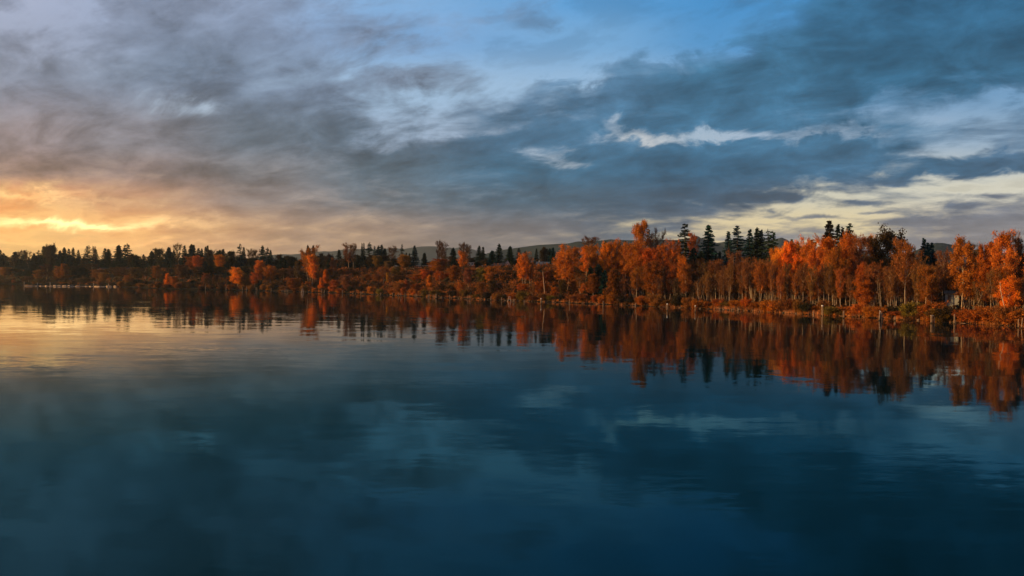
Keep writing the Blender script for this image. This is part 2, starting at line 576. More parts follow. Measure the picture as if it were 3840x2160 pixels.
def build_terrain():
    seg = np.sqrt(((P[1:] - P[:-1]) ** 2).sum(1))
    L = np.concatenate([[0], np.cumsum(seg)])
    # dense in view, sparse beyond
    lt = np.concatenate([np.arange(0, L[3], 150), np.arange(L[3], L[-3], 7.0), np.arange(L[-3], L[-1], 60)])
    px_, py_ = np.interp(lt, L, P[:, 0]), np.interp(lt, L, P[:, 1])
    tx, ty = np.gradient(px_, lt), np.gradient(py_, lt)
    ker = np.ones(9) / 9
    tx = np.convolve(np.pad(tx, 4, 'edge'), ker, 'valid')
    ty = np.convolve(np.pad(ty, 4, 'edge'), ker, 'valid')
    nn = np.hypot(tx, ty)
    nx, ny = -ty / nn, tx / nn
    wob = 0.9 * np.sin(lt * 0.21) + 0.7 * np.sin(lt * 0.47 + 1) + 0.5 * np.sin(lt * 0.9 + 2)
    S = np.array([-30, -8, -2.5, -0.6, 0.3, 1.2, 2.5, 4.5, 7, 10, 14, 19, 25, 31, 38, 45, 52, 60, 68, 80, 100, 130, 180, 260, 400, 700, 1300, 2500, 5000, 8800])
    V, Fc = [], []
    for s in S:
        V.append(np.stack([px_ + nx * (s + wob * (s < 6)), py_ + ny * (s + wob * (s < 6)), np.zeros_like(lt)], 1))
    V = np.array(V)
    for i, s in enumerate(S):
        X, Y = V[i, :, 0], V[i, :, 1]
        z = terrain(X, Y)
        if s <= 5:      # the little wobble of the water's edge keeps its profile
            z = np.interp(s, [-30, -6, 0, 1.5, 5], [-5, -1.6, -0.08, 0.55, 1.3]) + 0 * z
        V[i, :, 2] = z
    n = len(lt)
    for i in range(len(S) - 1):
        for j in range(n - 1):
            a = i * n + j
            Fc.append((a, a + 1, a + n + 1, a + n))
    me = mesh_np('bank_ground', V.reshape(-1, 3), np.array(Fc)[:, ::-1] if False else np.array(Fc), m_ground(), True)
    o = link('ground', me)
    o['kind'] = 'structure'
    return o


build_terrain()


def m_water():
    m, b, out = material('river_water')
    t = b.n.new('ShaderNodeTexCoord')
    pos = t.outputs['Object']
    x, y, z = b.sep(pos)
    # long low wavelets, crests roughly across the line of sight
    v1 = b.xyz(b.m('MULTIPLY', b.m('ADD', x, b.m('MULTIPLY', y, 0.12)), 0.30), b.m('MULTIPLY', y, 1.0), 0.0)
    _, c1 = b.noise(v1, 0.85, 3.0, 0.5)
    v2 = b.xyz(b.m('MULTIPLY', b.m('SUBTRACT', x, b.m('MULTIPLY', y, 0.2)), 0.35), y, 4.0)
    _, c2 = b.noise(v2, 0.16, 2.0, 0.5)
    _, c3 = b.noise(v1, 3.2, 2.0, 0.5)
    patch, _ = b.noise(b.xyz(b.m('MULTIPLY', x, 0.35), y, 8.0), 0.028, 5.0, 0.6)
    pk = b.smooth(patch, 0.48, 0.66, 0.34, 1.7)
    half = (0.5, 0.5, 0.5)
    s1 = b.vm('SCALE', b.vm('SUBTRACT', c1, half), scale=b.m('MULTIPLY', pk, 0.036))
    s2 = b.vm('SCALE', b.vm('SUBTRACT', c2, half), scale=0.022)
    s3 = b.vm('SCALE', b.vm('SUBTRACT', c3, half), scale=b.m('MULTIPLY', pk, 0.030))
    s = b.vm('ADD', b.vm('ADD', s1, s2), s3)
    s = b.vm('MULTIPLY', s, (0.55, 1.0, 0.0))
    nrm = b.vm('NORMALIZE', b.vm('ADD', s, (0, 0, 1)))
    fr = b.n.new('ShaderNodeFresnel')
    fr.inputs['IOR'].default_value = 1.29
    b.put(fr.inputs['Normal'], nrm)
    body = b.n.new('ShaderNodeBsdfDiffuse')
    body.inputs[0].default_value = (0.0006, 0.0126, 0.0145, 1)
    gl = b.n.new('ShaderNodeBsdfGlossy')
    gl.inputs['Roughness'].default_value = 0.035
    b.put(gl.inputs['Color'], b.mixc(b.smooth(fr.outputs[0], 0.26, 0.70), (0.21, 0.55, 0.65, 1), (0.96, 0.94, 0.92, 1)))
    b.put(gl.inputs['Normal'], nrm)
    mx = b.n.new('ShaderNodeMixShader')
    b.l.new(fr.outputs[0], mx.inputs[0])
    b.l.new(body.outputs[0], mx.inputs[1])
    b.l.new(gl.outputs[0], mx.inputs[2])
    b.l.new(mx.outputs[0], out.inputs[0])
    return m


def build_water():
    R = 9000.0
    g = [-R, -2000, -600, 0, 600, 2000, R]
    V = [(x, y, 0.0) for y in g for x in g]
    n = len(g)
    Fc = [(j * n + i, j * n + i + 1, (j + 1) * n + i + 1, (j + 1) * n + i) for j in range(n - 1) for i in range(n - 1)]
    o = link('water', mesh_np('water', V, Fc, m_water()))
    o['kind'] = 'structure'


build_water()


def m_hill():
    m, b, out = material('forested_hill')
    t = b.n.new('ShaderNodeTexCoord')
    f, _ = b.noise(t.outputs['Object'], 0.004, 9.0, 0.62)
    g, _ = b.noise(t.outputs['Object'], 0.05, 4.0, 0.7)
    c = b.ramp(b.m('ADD', b.m('MULTIPLY', f, 0.7), b.m('MULTIPLY', g, 0.3)), [(0.35, (0.016, 0.030, 0.028, 1)), (0.55, (0.026, 0.042, 0.036, 1)), (0.68, (0.042, 0.050, 0.040, 1))])
    p = b.n.new('ShaderNodeBsdfDiffuse')
    b.put(p.inputs[0], c)
    b.l.new(p.outputs[0], out.inputs[0])
    return m


HILL_MAT = m_hill()


def build_hill(prof, dist, seed, depth):
    rng = np.random.RandomState(seed)
    xs = np.arange(prof[0][0], prof[-1][0] + 1, 5.0)
    ys = np.interp(xs, [p[0] for p in prof], [p[1] for p in prof])
    rows = 24
    V = []
    ph = rng.rand(8) * 6.28
    for k in range(rows):
        u = k / (rows - 1) * 2 - 1                 # -1 front foot, 0 crest, 1 back foot
        for x, y in zip(xs, ys):
            d = ray(x, y)
            h = math.hypot(d.x, d.y)
            top = CAM_H + dist * d.z / h
            r = dist + u * depth
            a = abs(u)
            prof_k = (1 - a) ** 1.25
            z = 8 + (top - 8) * prof_k
            if a < 0.02:
                z = top + 2.0 * math.sin(x * 0.31 + ph[2]) + 1.5 * math.sin(x * 0.83 + ph[3])
            X, Y = d.x / h * r, d.y / h * r
            V.append((X, Y, z + min(1.0, a * 3) * (1 - a) * depth * 0.035 * float(bumpy(X, Y, 0.0028))))
    n = len(xs)
    Fc = [(i * n + j, i * n + j + 1, (i + 1) * n + j + 1, (i + 1) * n + j) for i in range(rows - 1) for j in range(n - 1)]
    o = link('hills', mesh_np('hills', V, np.array(Fc), HILL_MAT, True))
    o['kind'] = 'structure'


build_hill([(900, 975), (960, 962), (1022, 952), (1060, 949), (1092, 950.5), (1129, 947), (1194, 939), (1214, 937), (1238, 938), (1262, 936), (1275, 932), (1299, 929), (1360, 929), (1448, 926),
            (1486, 924.5), (1513, 927.5), (1548, 922), (1580, 919), (1622, 918), (1637, 919.5), (1660, 924), (1672, 925), (1687, 921.5), (1699, 926), (1729, 920), (1747, 925), (1766, 926), (1781, 931), (1806, 944),
            (1900, 958), (2050, 970), (2300, 985)], 8200.0, 3, 700)
build_hill([(1740, 985), (1790, 958), (1819, 945.6), (1842, 939), (1879, 932), (1924, 926), (2024, 912), (2098, 908), (2130, 907), (2168, 899.6), (2193, 901), (2210, 897.6), (2247, 898), (2289, 891.7),
            (2347, 893.4), (2420, 891), (2494, 890), (2560, 894), (2700, 915), (2900, 950), (3100, 985)], 4300.0, 5, 1100)
build_hill([(2300, 985), (2420, 930), (2520, 893), (2560, 888), (2590, 887), (2601, 877), (2610, 874.5), (2619, 877), (2633, 887), (2653, 890), (2671, 898.5), (2691, 904), (2711, 901), (2734, 894), (2784, 889),
            (2850, 893), (2895, 893), (2916, 886), (2932, 882.5), (2948, 889), (2976, 908), (3005, 916), (3080, 925), (3300, 940), (3600, 985)], 5600.0, 8, 900)
build_hill([(3300, 985), (3400, 950), (3470, 918), (3498, 908), (3510, 905.6), (3537, 906.5), (3574, 914), (3610, 924), (3644, 932), (3671, 934), (3720, 942), (3840, 945), (4100, 948), (4400, 985)], 4300.0, 11, 900)


def build_haze():
    m, b, out = material('haze_air')
    v = b.n.new('ShaderNodeVolumePrincipled')
    v.inputs['Color'].default_value = (0.76, 0.90, 1.0, 1)
    v.inputs['Density'].default_value = 3.6e-5
    v.inputs['Anisotropy'].default_value = 0.35
    b.l.new(v.outputs[0], out.inputs['Volume'])
    g = Geo().box(-9600, 9600, -9600, 9900, -6.0, 560.0)
    o = link('haze', g.mesh('haze', m))
    o['kind'] = 'stuff'


build_haze()


# ------------------------------------------------------------------ foliage materials and tree meshes
def m_leaf(name, trans, var=(0.55, 1.45), twig=False):
    m, b, out = material(name)
    oi = b.n.new('ShaderNodeObjectInfo')
    t = b.n.new('ShaderNodeTexCoord')
    g = b.n.new('ShaderNodeNewGeometry')
    f, _ = b.noise(t.outputs['Object'], 0.55, 4.0, 0.65)
    k = b.m('ADD', b.m('MULTIPLY', b.smooth(f, 0.28, 0.72), var[1] - var[0]), var[0])
    k = b.m('MULTIPLY', k, b.m('ADD', b.m('MULTIPLY', g.outputs['Random Per Island'], 0.7), 0.65))
    c = oi.outputs['Color']
    if twig:
        c = b.vm('ADD', b.vm('SCALE', c, scale=0.40), (0.062, 0.036, 0.019))
    c = b.vm('SCALE', c, scale=k)
    d = b.n.new('ShaderNodeBsdfDiffuse')
    b.put(d.inputs[0], c)
    tr = b.n.new('ShaderNodeBsdfTranslucent')
    b.put(tr.inputs[0], c)
    mx = b.n.new('ShaderNodeMixShader')
    mx.inputs[0].default_value = trans
    b.l.new(d.outputs[0], mx.inputs[1])
    b.l.new(tr.outputs[0], mx.inputs[2])
    b.l.new(mx.outputs[0], out.inputs[0])
    return m


LEAF = m_leaf('autumn_leaves', 0.45)
NEEDLE = m_leaf('conifer_needles', 0.10, (0.5, 1.3))
TWIG = m_leaf('bare_twigs', 0.0, (0.7, 1.2), True)
BARK = simple_mat('pale_bark', (0.50, 0.40, 0.31, 1), (0.30, 0.22, 0.16, 1), 1.2, 0.9, stretch=(3, 3, 0.7))
BARK_DARK = simple_mat('dark_bark', (0.055, 0.040, 0.030, 1), (0.11, 0.08, 0.06, 1), 1.2, 0.9, stretch=(3, 3, 0.5))


class Tris:
    """batches of loose leaf or twig triangles"""
    def __init__(self):
        self.parts = []

    def add(self, a, b, c):
        self.parts.append(np.stack([a, b, c], 1))

    def leaves(self, cen, size, rng, flat=0.0):
        n = len(cen)
        d1 = rng.normal(size=(n, 3))
        d1 /= np.linalg.norm(d1, axis=1)[:, None]
        d2 = rng.normal(size=(n, 3))
        d2[:, 2] *= (1 - flat)
        d2 -= (d2 * d1).sum(1)[:, None] * d1
        d2 /= np.linalg.norm(d2, axis=1)[:, None] + 1e-6
        s = (size * (0.6 + 0.8 * rng.rand(n)))[:, None]
        self.add(cen - d1 * s * 0.55 - d2 * s * 0.35, cen + d1 * s * 0.55 - d2 * s * 0.30, cen + d2 * s * 0.6)

    def twigs(self, a, b, w, rng):
        d = b - a
        r = rng.normal(size=a.shape)
        q = np.cross(d, r)
        q /= np.linalg.norm(q, axis=1)[:, None] + 1e-6
        w = np.broadcast_to(np.asarray(w, float), (len(a),))[:, None]
        self.add(a - q * w * 0.5, a + q * w * 0.5, b)

    def mesh(self, name, mat):
        t = np.concatenate(self.parts, 0)
        return mesh_np(name, t.reshape(-1, 3), np.arange(len(t) * 3).reshape(-1, 3), mat)


def curve(p0, p1, bend, n, rng, wig=0.0):
    t = np.linspace(0, 1, n)[:, None]
    p = p0 * (1 - t) + p1 * t + 4 * t * (1 - t) * bend
    if wig:
        w = rng.normal(size=(n, 3)) * wig
        w[0] = 0
        p = p + np.cumsum(w, 0) * np.array([1, 1, 0.2])
    return p


def deciduous(seed, H=20.0, width=7.0, base=0.35, trunks=1, limbs=22, leaves=6000, lsize=0.42, twigs=900, shape='oval', lean=0.03, fan=0.0, up=0.9, sigma=0.55, tr=0.17, droop=0.0, bark=None, sparse_top=False):
    """returns (trunk mesh, crown mesh); the crown is leaves and twigs set along a skeleton of limbs"""
    rng = np.random.RandomState(seed)
    G = Geo()
    T, TW = Tris(), Tris()
    clusters, cl_w = [], []
    for q in range(trunks):
        a = rng.rand() * 6.28 if trunks > 1 else rng.rand() * 6.28
        off = (0.0 if trunks == 1 else 0.25 + 0.35 * rng.rand())
        foot = np.array([math.cos(a) * off, math.sin(a) * off, -0.4])
        hq = H * (1.0 if q == 0 else 0.72 + 0.25 * rng.rand())
        ln = (lean if trunks == 1 else lean + fan * (0.5 + 0.6 * rng.rand())) * hq
        top = np.array([math.cos(a) * ln, math.sin(a) * ln, hq * 0.95])
        path = curve(foot, top, np.array([rng.normal() * 0.02 * H, rng.normal() * 0.02 * H, 0]), 9, rng, 0.10)
        rr = tr * (1.0 if trunks == 1 else 0.72) * H / 20
        G.tube(path, [rr * (1 - 0.86 * i / 8) for i in range(9)], 6)
        nl = max(5, limbs // trunks)
        for i in range(nl):
            h = base + (0.97 - base) * ((i + rng.rand()) / nl)
            k = h * 8
            j = min(7, int(k))
            p0 = path[j] + (path[j + 1] - path[j]) * (k - j)
            u = (h - base) / (1 - base)
            if shape == 'oval':
                r = math.sqrt(max(0.02, 1 - ((u - 0.42) / 0.62) ** 2))
            elif shape == 'vase':
                r = 0.35 + 0.75 * u if u < 0.8 else 0.95 - 1.2 * (u - 0.8)
            elif shape == 'cone':
                r = 1.05 - 0.85 * u
            elif shape == 'round':
                r = math.sqrt(max(0.03, 1 - (2 * u - 0.95) ** 2))
            else:
                r = 0.8
            L = 0.5 * width * r * (0.65 + 0.55 * rng.rand())
            az = i * 2.4 + rng.rand() * 1.2
            el = up * (0.5 + 0.5 * rng.rand())
            d = np.array([math.cos(az) * math.cos(el), math.sin(az) * math.cos(el), math.sin(el)])
            if shape in ('oval', 'vase'):
                L = L / max(0.45, math.cos(el)) * 0.9
            p1 = p0 + d * L
            p1[2] = min(p1[2], hq * 1.02)
            lp = curve(p0, p1, np.array([0, 0, -0.05 * L]) if droop <= 0 else np.array([0, 0, 0.1 * L]), 5, rng, 0.04 * L / 2)
            if droop > 0:
                lp[:, 2] -= droop * L * np.linspace(0, 1, 5) ** 2
            r0 = max(0.03, rr * 0.42 * (1 - 0.6 * u)) * (0.7 + 0.3 * L / (0.5 * width))
            G.tube(lp, [r0 * (1 - 0.8 * m / 4) for m in range(5)], 4, cap=False)
            nb = 4 + int(3 * rng.rand())
            for b in range(nb):
                v = 0.30 + 0.70 * (b + rng.rand()) / nb
                k2 = v * 4
                j2 = min(3, int(k2))
                s0 = lp[j2] + (lp[j2 + 1] - lp[j2]) * (k2 - j2)
                sd = d * 0.6 + rng.normal(size=3) * 0.55 + np.array([0, 0, 0.35 - droop * 1.2])
                sd /= np.linalg.norm(sd)
                sl = (0.20 + 0.25 * rng.rand()) * L + 0.5
                s1 = s0 + sd * sl
                TW.twigs(s0[None], s1[None], 0.09, rng)
                TW.twigs(s0[None], s1[None], 0.09, rng)
                for c in range(4):
                    w = 0.25 + 0.75 * rng.rand()
                    clusters.append(s0 + (s1 - s0) * w)
                    cl_w.append(0.5 + rng.rand() * (1.2 if not (sparse_top and u > 0.6) else 0.2))
        clusters.append(path[-1])
        cl_w.append(1.0)
    C = np.array(clusters)
    w = np.array(cl_w)
    w /= w.sum()
    if twigs:
        i = rng.choice(len(C), twigs, p=w)
        a = C[i] + rng.normal(size=(twigs, 3)) * 0.25
        d = rng.normal(size=(twigs, 3)) * 0.5 + np.array([0, 0, 0.75 - droop * 2.0])
        out = C[i] - C.mean(0)
        out /= np.linalg.norm(out, axis=1)[:, None] + 1e-6
        d = d + out * 0.6
        d /= np.linalg.norm(d, axis=1)[:, None]
        TW.twigs(a, a + d * (0.7 + 0.9 * rng.rand(twigs))[:, None], 0.07 + 0.05 * rng.rand(twigs), rng)
    if leaves:
        i = rng.choice(len(C), leaves, p=w)
        cen = C[i] + rng.normal(size=(leaves, 3)) * sigma * np.array([1, 1, 0.9])
        T.leaves(cen, lsize, rng)
    t = np.concatenate(T.parts + TW.parts, 0)
    nleaf = sum(len(q) for q in T.parts)
    crown = mesh_np('leaf_crown', t.reshape(-1, 3), np.arange(len(t) * 3).reshape(-1, 3), LEAF)
    crown.materials.append(TWIG)
    crown.polygons.foreach_set('material_index', (np.arange(len(t)) >= nleaf).astype(np.int32))
    return G.mesh('tree_trunk', bark or BARK, True), crown


def conifer(seed, H=20.0, width=6.5, base=0.12, whorl=0.70, per=6, gap=0.0, droop=0.30, power=0.85, irregular=0.35, dens=1.0, blunt=0.0):
    rng = np.random.RandomState(seed)
    G, T = Geo(), Tris()
    path = curve(np.array([0, 0, -0.4]), np.array([rng.normal() * 0.1, rng.normal() * 0.1, H]), np.array([0.1, 0, 0]), 8, rng, 0.02)
    G.tube(path, [0.30 * (1 - 0.93 * i / 7) for i in range(8)], 6)
    h = base * H
    k = 0
    side_bias = rng.rand(12) * irregular + (1 - irregular)
    while h < H * 0.995:
        u = (h / H - base) / (1 - base)
        R = 0.5 * width * ((1 - u) ** power * (1 - blunt) + blunt * math.sqrt(max(0, 1 - u * u))) + 0.12
        if u < 0.10:
            R *= 0.55 + 4.5 * u
        band = 1.0 + 0.22 * math.sin(h * 1.9 + seed) * (1 if gap else 0.6)
        for q in range(per):
            if rng.rand() < gap:
                continue
            a = q * 6.283 / per + k * 0.7 + rng.normal() * 0.25
            L = R * band * (0.70 + 0.55 * rng.rand() ** 1.3)
            hb = h + rng.normal() * 0.22 + (rng.rand() - 0.5) * whorl * 0.5 * side_bias[int((a % 6.283) / 6.284 * 12)]
            ca, sa = math.cos(a), math.sin(a)
            n = max(3, int(L * 4.2 * dens))
            t = (np.arange(n) + rng.rand(n)) / n
            rad = 0.08 + t * L
            zz = hb + L * (0.12 * t - droop * t + 0.28 * droop * t ** 3) + rng.normal(size=n) * 0.05
            cen = np.stack([ca * rad, sa * rad, zz], 1)
            wid = (0.22 + 0.55 * (1 - t) * min(1.0, L / 2.0)) * (0.8 + 0.5 * rng.rand(n))
            for sgn in (-1, 1):
                dirx = np.stack([ca * 0.75 - sgn * sa * 0.8 + 0 * t, sa * 0.75 + sgn * ca * 0.8 + 0 * t, -0.25 - 0.45 * rng.rand(n)], 1)
                tip = cen + dirx * wid[:, None]
                bw = np.stack([ca + 0 * t, sa + 0 * t, 0.05 + 0 * t], 1) * (0.22 + 0.12 * rng.rand(n))[:, None]
                dn = np.zeros((n, 3))
                dn[:, 2] = -0.10 - 0.15 * rng.rand(n)
                T.add(cen - bw, cen + bw, tip + dn)
            hang = cen.copy()
            hang[:, 2] -= 0.25 + 0.35 * rng.rand(n)
            bw = np.stack([ca + 0 * t, sa + 0 * t, 0 * t], 1) * 0.24
            T.add(cen - bw, cen + bw, hang)
            e = np.array([[ca * (L + 0.35), sa * (L + 0.35), zz[-1] + 0.05]])
            T.add(cen[-1:] - np.array([[-sa, ca, 0]]) * 0.16, cen[-1:] + np.array([[-sa, ca, 0]]) * 0.16, e)
        h += whorl * (0.75 + 0.5 * rng.rand()) * (0.65 + 0.35 * (1 - u))
        k += 1
    T.add(np.array([[0.12, 0, H * 0.965]]), np.array([[-0.12, 0, H * 0.965]]), np.array([[0, 0, H + 0.35]]))
    T.add(np.array([[0, 0.12, H * 0.965]]), np.array([[0, -0.12, H * 0.965]]), np.array([[0, 0, H + 0.35]]))
    return G.mesh('conifer_trunk', BARK_DARK, True), T.mesh('needle_crown', NEEDLE)


NOM = 20.0
LIB = {}
LIB['fir'] = [conifer(100 + i, width=6.6, base=0.08, per=7, droop=0.34, irregular=0.30) for i in range(4)]
LIB['open_fir'] = [conifer(120 + i, width=7.2, base=0.10, whorl=0.95, per=6, gap=0.22, droop=0.30, irregular=0.6, power=0.72) for i in range(4)]
LIB['slim_fir'] = [conifer(140 + i, width=4.4, base=0.06, per=6, droop=0.32, irregular=0.3) for i in range(3)]
LIB['cedar'] = [conifer(160 + i, width=9.0, base=0.03, whorl=0.50, per=8, droop=0.42, irregular=0.25, power=0.85, blunt=0.45, dens=1.1) for i in range(3)]
LIB['pine'] = [conifer(180 + i, width=7.0, base=0.42, whorl=0.9, per=6, gap=0.2, droop=0.10, irregular=0.6, blunt=0.7) for i in range(2)]
LIB['cottonwood'] = [deciduous(200 + i, width=7.6, base=0.30, limbs=30, leaves=8600, lsize=0.32, twigs=1900, shape='oval', up=1.0, sigma=0.50) for i in range(5)]
LIB['multi'] = [deciduous(220 + i, width=8.2, base=0.38, trunks=4, fan=0.12, limbs=36, leaves=8600, lsize=0.32, twigs=2000, shape='oval', up=1.05, sigma=0.5, tr=0.16) for i in range(4)]
LIB['birch'] = [deciduous(240 + i, width=8.6, base=0.42, limbs=28, leaves=5200, lsize=0.30, twigs=2800, shape='oval', up=0.95, sigma=0.5, tr=0.21) for i in range(3)]
LIB['drooping'] = [deciduous(260 + i, width=8.0, base=0.22, limbs=34, leaves=10000, lsize=0.32, twigs=1900, shape='oval', up=0.85, sigma=0.42, droop=0.35) for i in range(3)]
LIB['bare'] = [deciduous(280 + i, width=8.2, base=0.36, limbs=26, leaves=900, lsize=0.30, twigs=3600, shape='vase', up=1.05, sigma=0.6, tr=0.17) for i in range(4)]
LIB['bare_multi'] = [deciduous(300 + i, width=8.5, base=0.40, trunks=5, fan=0.16, limbs=35, leaves=900, lsize=0.30, twigs=3800, shape='vase', up=1.1, sigma=0.6, tr=0.17) for i in range(3)]
LIB['round'] = [deciduous(320 + i, width=13.0, base=0.16, limbs=34, leaves=9500, lsize=0.48, twigs=1200, shape='round', up=0.85, sigma=0.75, bark=BARK_DARK) for i in range(3)]
LIB['bushy'] = [deciduous(340 + i, H=6.0, width=8.0, base=0.02, trunks=3, fan=0.15, limbs=33, leaves=3600, lsize=0.42, twigs=900, shape='round', up=0.8, sigma=0.5, bark=BARK_DARK) for i in range(5)]
LIB['conical'] = [deciduous(360 + i, width=9.0, base=0.08, limbs=36, leaves=8000, lsize=0.46, twigs=900, shape='cone', up=0.8, sigma=0.5) for i in range(3)]
LIB['forked'] = [deciduous(380 + i, width=9.0, base=0.45, trunks=3, fan=0.42, limbs=18, leaves=150, lsize=0.3, twigs=700, shape='vase', up=1.0, sigma=0.5, tr=0.36, lean=0.2) for i in range(2)]
NOMW = {'fir': 6.6, 'open_fir': 7.2, 'slim_fir': 4.4, 'cedar': 9.0, 'pine': 7.0, 'cottonwood': 7.6, 'multi': 9.0, 'birch': 8.6, 'drooping': 8.0, 'bare': 8.2, 'bare_multi': 10.0, 'round': 13.0,
        'bushy': 8.5, 'conical': 9.0, 'forked': 14.0}
KIND = {'fir': ('conifer', 'conifer'), 'open_fir': ('conifer', 'conifer'), 'slim_fir': ('conifer', 'conifer'), 'cedar': ('conifer', 'conifer'), 'pine': ('pine_tree', 'pine tree'),
        'cottonwood': ('autumn_tree', 'autumn tree'), 'multi': ('autumn_tree', 'autumn tree'), 'birch': ('birch_tree', 'birch tree'), 'drooping': ('autumn_tree', 'autumn tree'), 'bare': ('bare_tree', 'bare tree'),
        'bare_multi': ('bare_tree', 'bare tree'), 'round': ('broadleaf_tree', 'broadleaf tree'), 'bushy': ('shrub', 'shrub'), 'conical': ('autumn_tree', 'autumn tree'), 'forked': ('bare_tree', 'bare tree')}

# leaf and needle base colours, from vivid orange to dark green
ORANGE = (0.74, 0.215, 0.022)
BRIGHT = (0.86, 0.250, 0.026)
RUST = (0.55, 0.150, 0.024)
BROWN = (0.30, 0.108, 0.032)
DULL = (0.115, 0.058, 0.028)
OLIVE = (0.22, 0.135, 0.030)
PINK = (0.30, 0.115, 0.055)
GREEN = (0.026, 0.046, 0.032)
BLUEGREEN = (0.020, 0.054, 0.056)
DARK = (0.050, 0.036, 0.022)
_tr = random.Random(7)
_cnt = {}


def tree(kind, px, top, s, w, color, label, group=None, sway=None):
    """one tree: view column, sight line of its top, metres behind the waterline, crown width in px"""
    x, y, d = on_ray(px, s)
    z0 = gz(x, y)
    H = max(1.2, z_at(px, top, x, y) - z0)
    variants = LIB[kind]
    i = _cnt.get(kind, 0)
    _cnt[kind] = i + 1
    tm, cm = variants[i % len(variants)]
    sz = H / (6.0 if kind == 'bushy' else NOM)
    if kind in ('fir', 'open_fir', 'slim_fir', 'cedar'):
        w = w * ((2.35 if px > 2500 else 1.9) if kind != 'cedar' else 1.35)
    sx = (w * d / F_PX) / NOMW[kind] if w else sz * _tr.uniform(0.85, 1.1)
    name, cat = KIND[kind]
    t = thing(name, label, cat, (x, y, z0), _tr.uniform(0, 6.28), (sx, sx, sz), group)
    link('trunk', tm, t)
    k = _tr.uniform(0.80, 1.20)
    c = (color[0] * k, color[1] * k * _tr.uniform(0.85, 1.30), color[2] * k, 1)
    o = link('crown', cm, t)
    o.color = c
    return t


# ------------------------------------------------------------------ the trees of the far bank
LAND = [(90, "the boom's left end"), (292, "the orange float"), (491, "the framed boom post"), (630, "the little vivid tree"), (889, "the round vivid tree"), (1134, "the piling A-frame"), (1309, "the feathery tree"),
        (1485, "the small white house"), (1554, "the spire fir"), (1734, "the ragged tree"), (1902, "the gabled house"), (1964, "the flame tree"), (2120, "the wide tree"),
        (2394, "the tallest tree"), (2566, "the ragged tall fir"), (2655, "the lone full fir"), (2850, "the fir clump"), (3056, "the brightest crown"), (3184, "the three tall firs"),
        (3322, "the big dark tree"), (3399, "the white birch"), (3571, "the grey shed"), (3794, "the leaning trunk")]
ENT = []


def T_(kind, px, top, s, w, color, label=None, look=None, tier=None):
    ENT.append(dict(kind=kind, px=px, top=top, s=s, w=w, color=color, label=label, look=look, tier=tier))


# -- dark conifers on the far left skyline
for px, top, w, k in ((2, 937, 16, 'fir'), (12, 949, 24, 'fir'), (57, 943, 30, 'cedar'), (92, 939, 20, 'fir'), (128, 949, 16, 'fir'), (145, 937, 18, 'open_fir'), (164, 923, 18, 'slim_fir'), (203, 915, 22, 'pine'),
                      (225, 939, 22, 'cedar'), (241, 927, 18, 'fir'), (258, 933, 20, 'fir'), (274, 928, 18, 'fir'), (294, 938, 18, 'fir'), (330, 921, 30, 'open_fir'), (358, 934, 18, 'slim_fir'), (394, 931, 24, 'fir'),
                      (407, 933, 26, 'cedar'), (445, 919, 28, 'fir'), (468, 917, 24, 'open_fir'), (478, 914, 28, 'open_fir'), (538, 954, 20, 'fir'), (569, 940, 20, 'fir'), (633, 926, 30, 'cedar'), (652, 938, 20, 'fir'),
                      (692, 921, 24, 'fir'), (718, 916, 32, 'cedar'), (726, 918, 24, 'fir'), (744, 931, 26, 'fir'), (756, 932, 20, 'fir'), (771, 924, 14, 'slim_fir'), (778, 921, 16, 'slim_fir'), (815, 941, 16, 'slim_fir'),
                      (824, 936, 26, 'cedar'), (836, 933, 26, 'cedar'), (900, 912, 22, 'open_fir'), (914, 927, 20, 'fir'), (984, 921, 24, 'fir'), (1014, 938, 20, 'fir'),
                      (1154, 919, 20, 'cedar'), (1174, 919, 20, 'cedar'), (1271, 936, 24, 'fir'), (1299, 937, 22, 'fir'), (1357, 911, 10, 'slim_fir'), (1364, 911, 10, 'slim_fir'), (1404, 922, 18, 'open_fir'),
                      (1419, 921, 24, 'fir'), (1431, 918, 28, 'fir'), (1442, 930, 26, 'cedar'), (1507, 916, 20, 'open_fir'), (1523, 948, 12, 'slim_fir'), (1535, 949, 12, 'slim_fir'), (1591, 948, 24, 'cedar'),
                      (1699, 928, 30, 'cedar'), (1796, 921, 26, 'fir'), (1811, 926, 24, 'fir'), (1845, 939, 34, 'cedar'), (1871, 914, 28, 'fir'), (1912, 923, 32, 'cedar'), (1945, 931, 26, 'open_fir'), (1969, 940, 24, 'open_fir'),
                      (2011, 932, 14, 'slim_fir'), (2061, 930, 26, 'cedar'), (2073, 927, 26, 'cedar'), (2108, 927, 20, 'fir')):
    if px < 1100 and k == 'fir' and px % 2:
        k, w = 'cedar', w * 1.25
    T_(k, px, top, 74 + (px * 7) % 22, w, GREEN if (px * 13) % 3 else BLUEGREEN, None, {'fir': 'dark fir', 'cedar': 'dense dark conifer', 'open_fir': 'sparse dark fir', 'slim_fir': 'slim dark fir', 'pine': 'tuft-topped dark pine'}[k], 'on the skyline')
T_('pine', 1002, 927, 78, 24, GREEN, 'tuft-topped pine with level branches right of a fir on the skyline')
T_('pine', 1385, 910, 76, 30, GREEN, 'tall tuft-topped pine between thin spires and dense firs on the skyline')
T_('fir', 1554, 921, 70, 26, BLUEGREEN, 'spire-shaped dark fir standing alone left of the long flat-roofed house')
for px, top, w in ((179, 926, 22), (194, 923, 26), (186, 932, 28), (496, 955, 26), (517, 962, 20), (594, 937, 34), (868, 944, 34), (789, 941, 26), (1046, 958, 24), (1079, 961, 30), (1100, 966, 24), (1205, 954, 20), (1219, 962, 20), (1233, 957, 26), (2041, 932, 30)):
    T_('round', px, top, 72 + px % 17, w * 1.25, DARK, None, 'dark rounded tree', 'on the skyline')
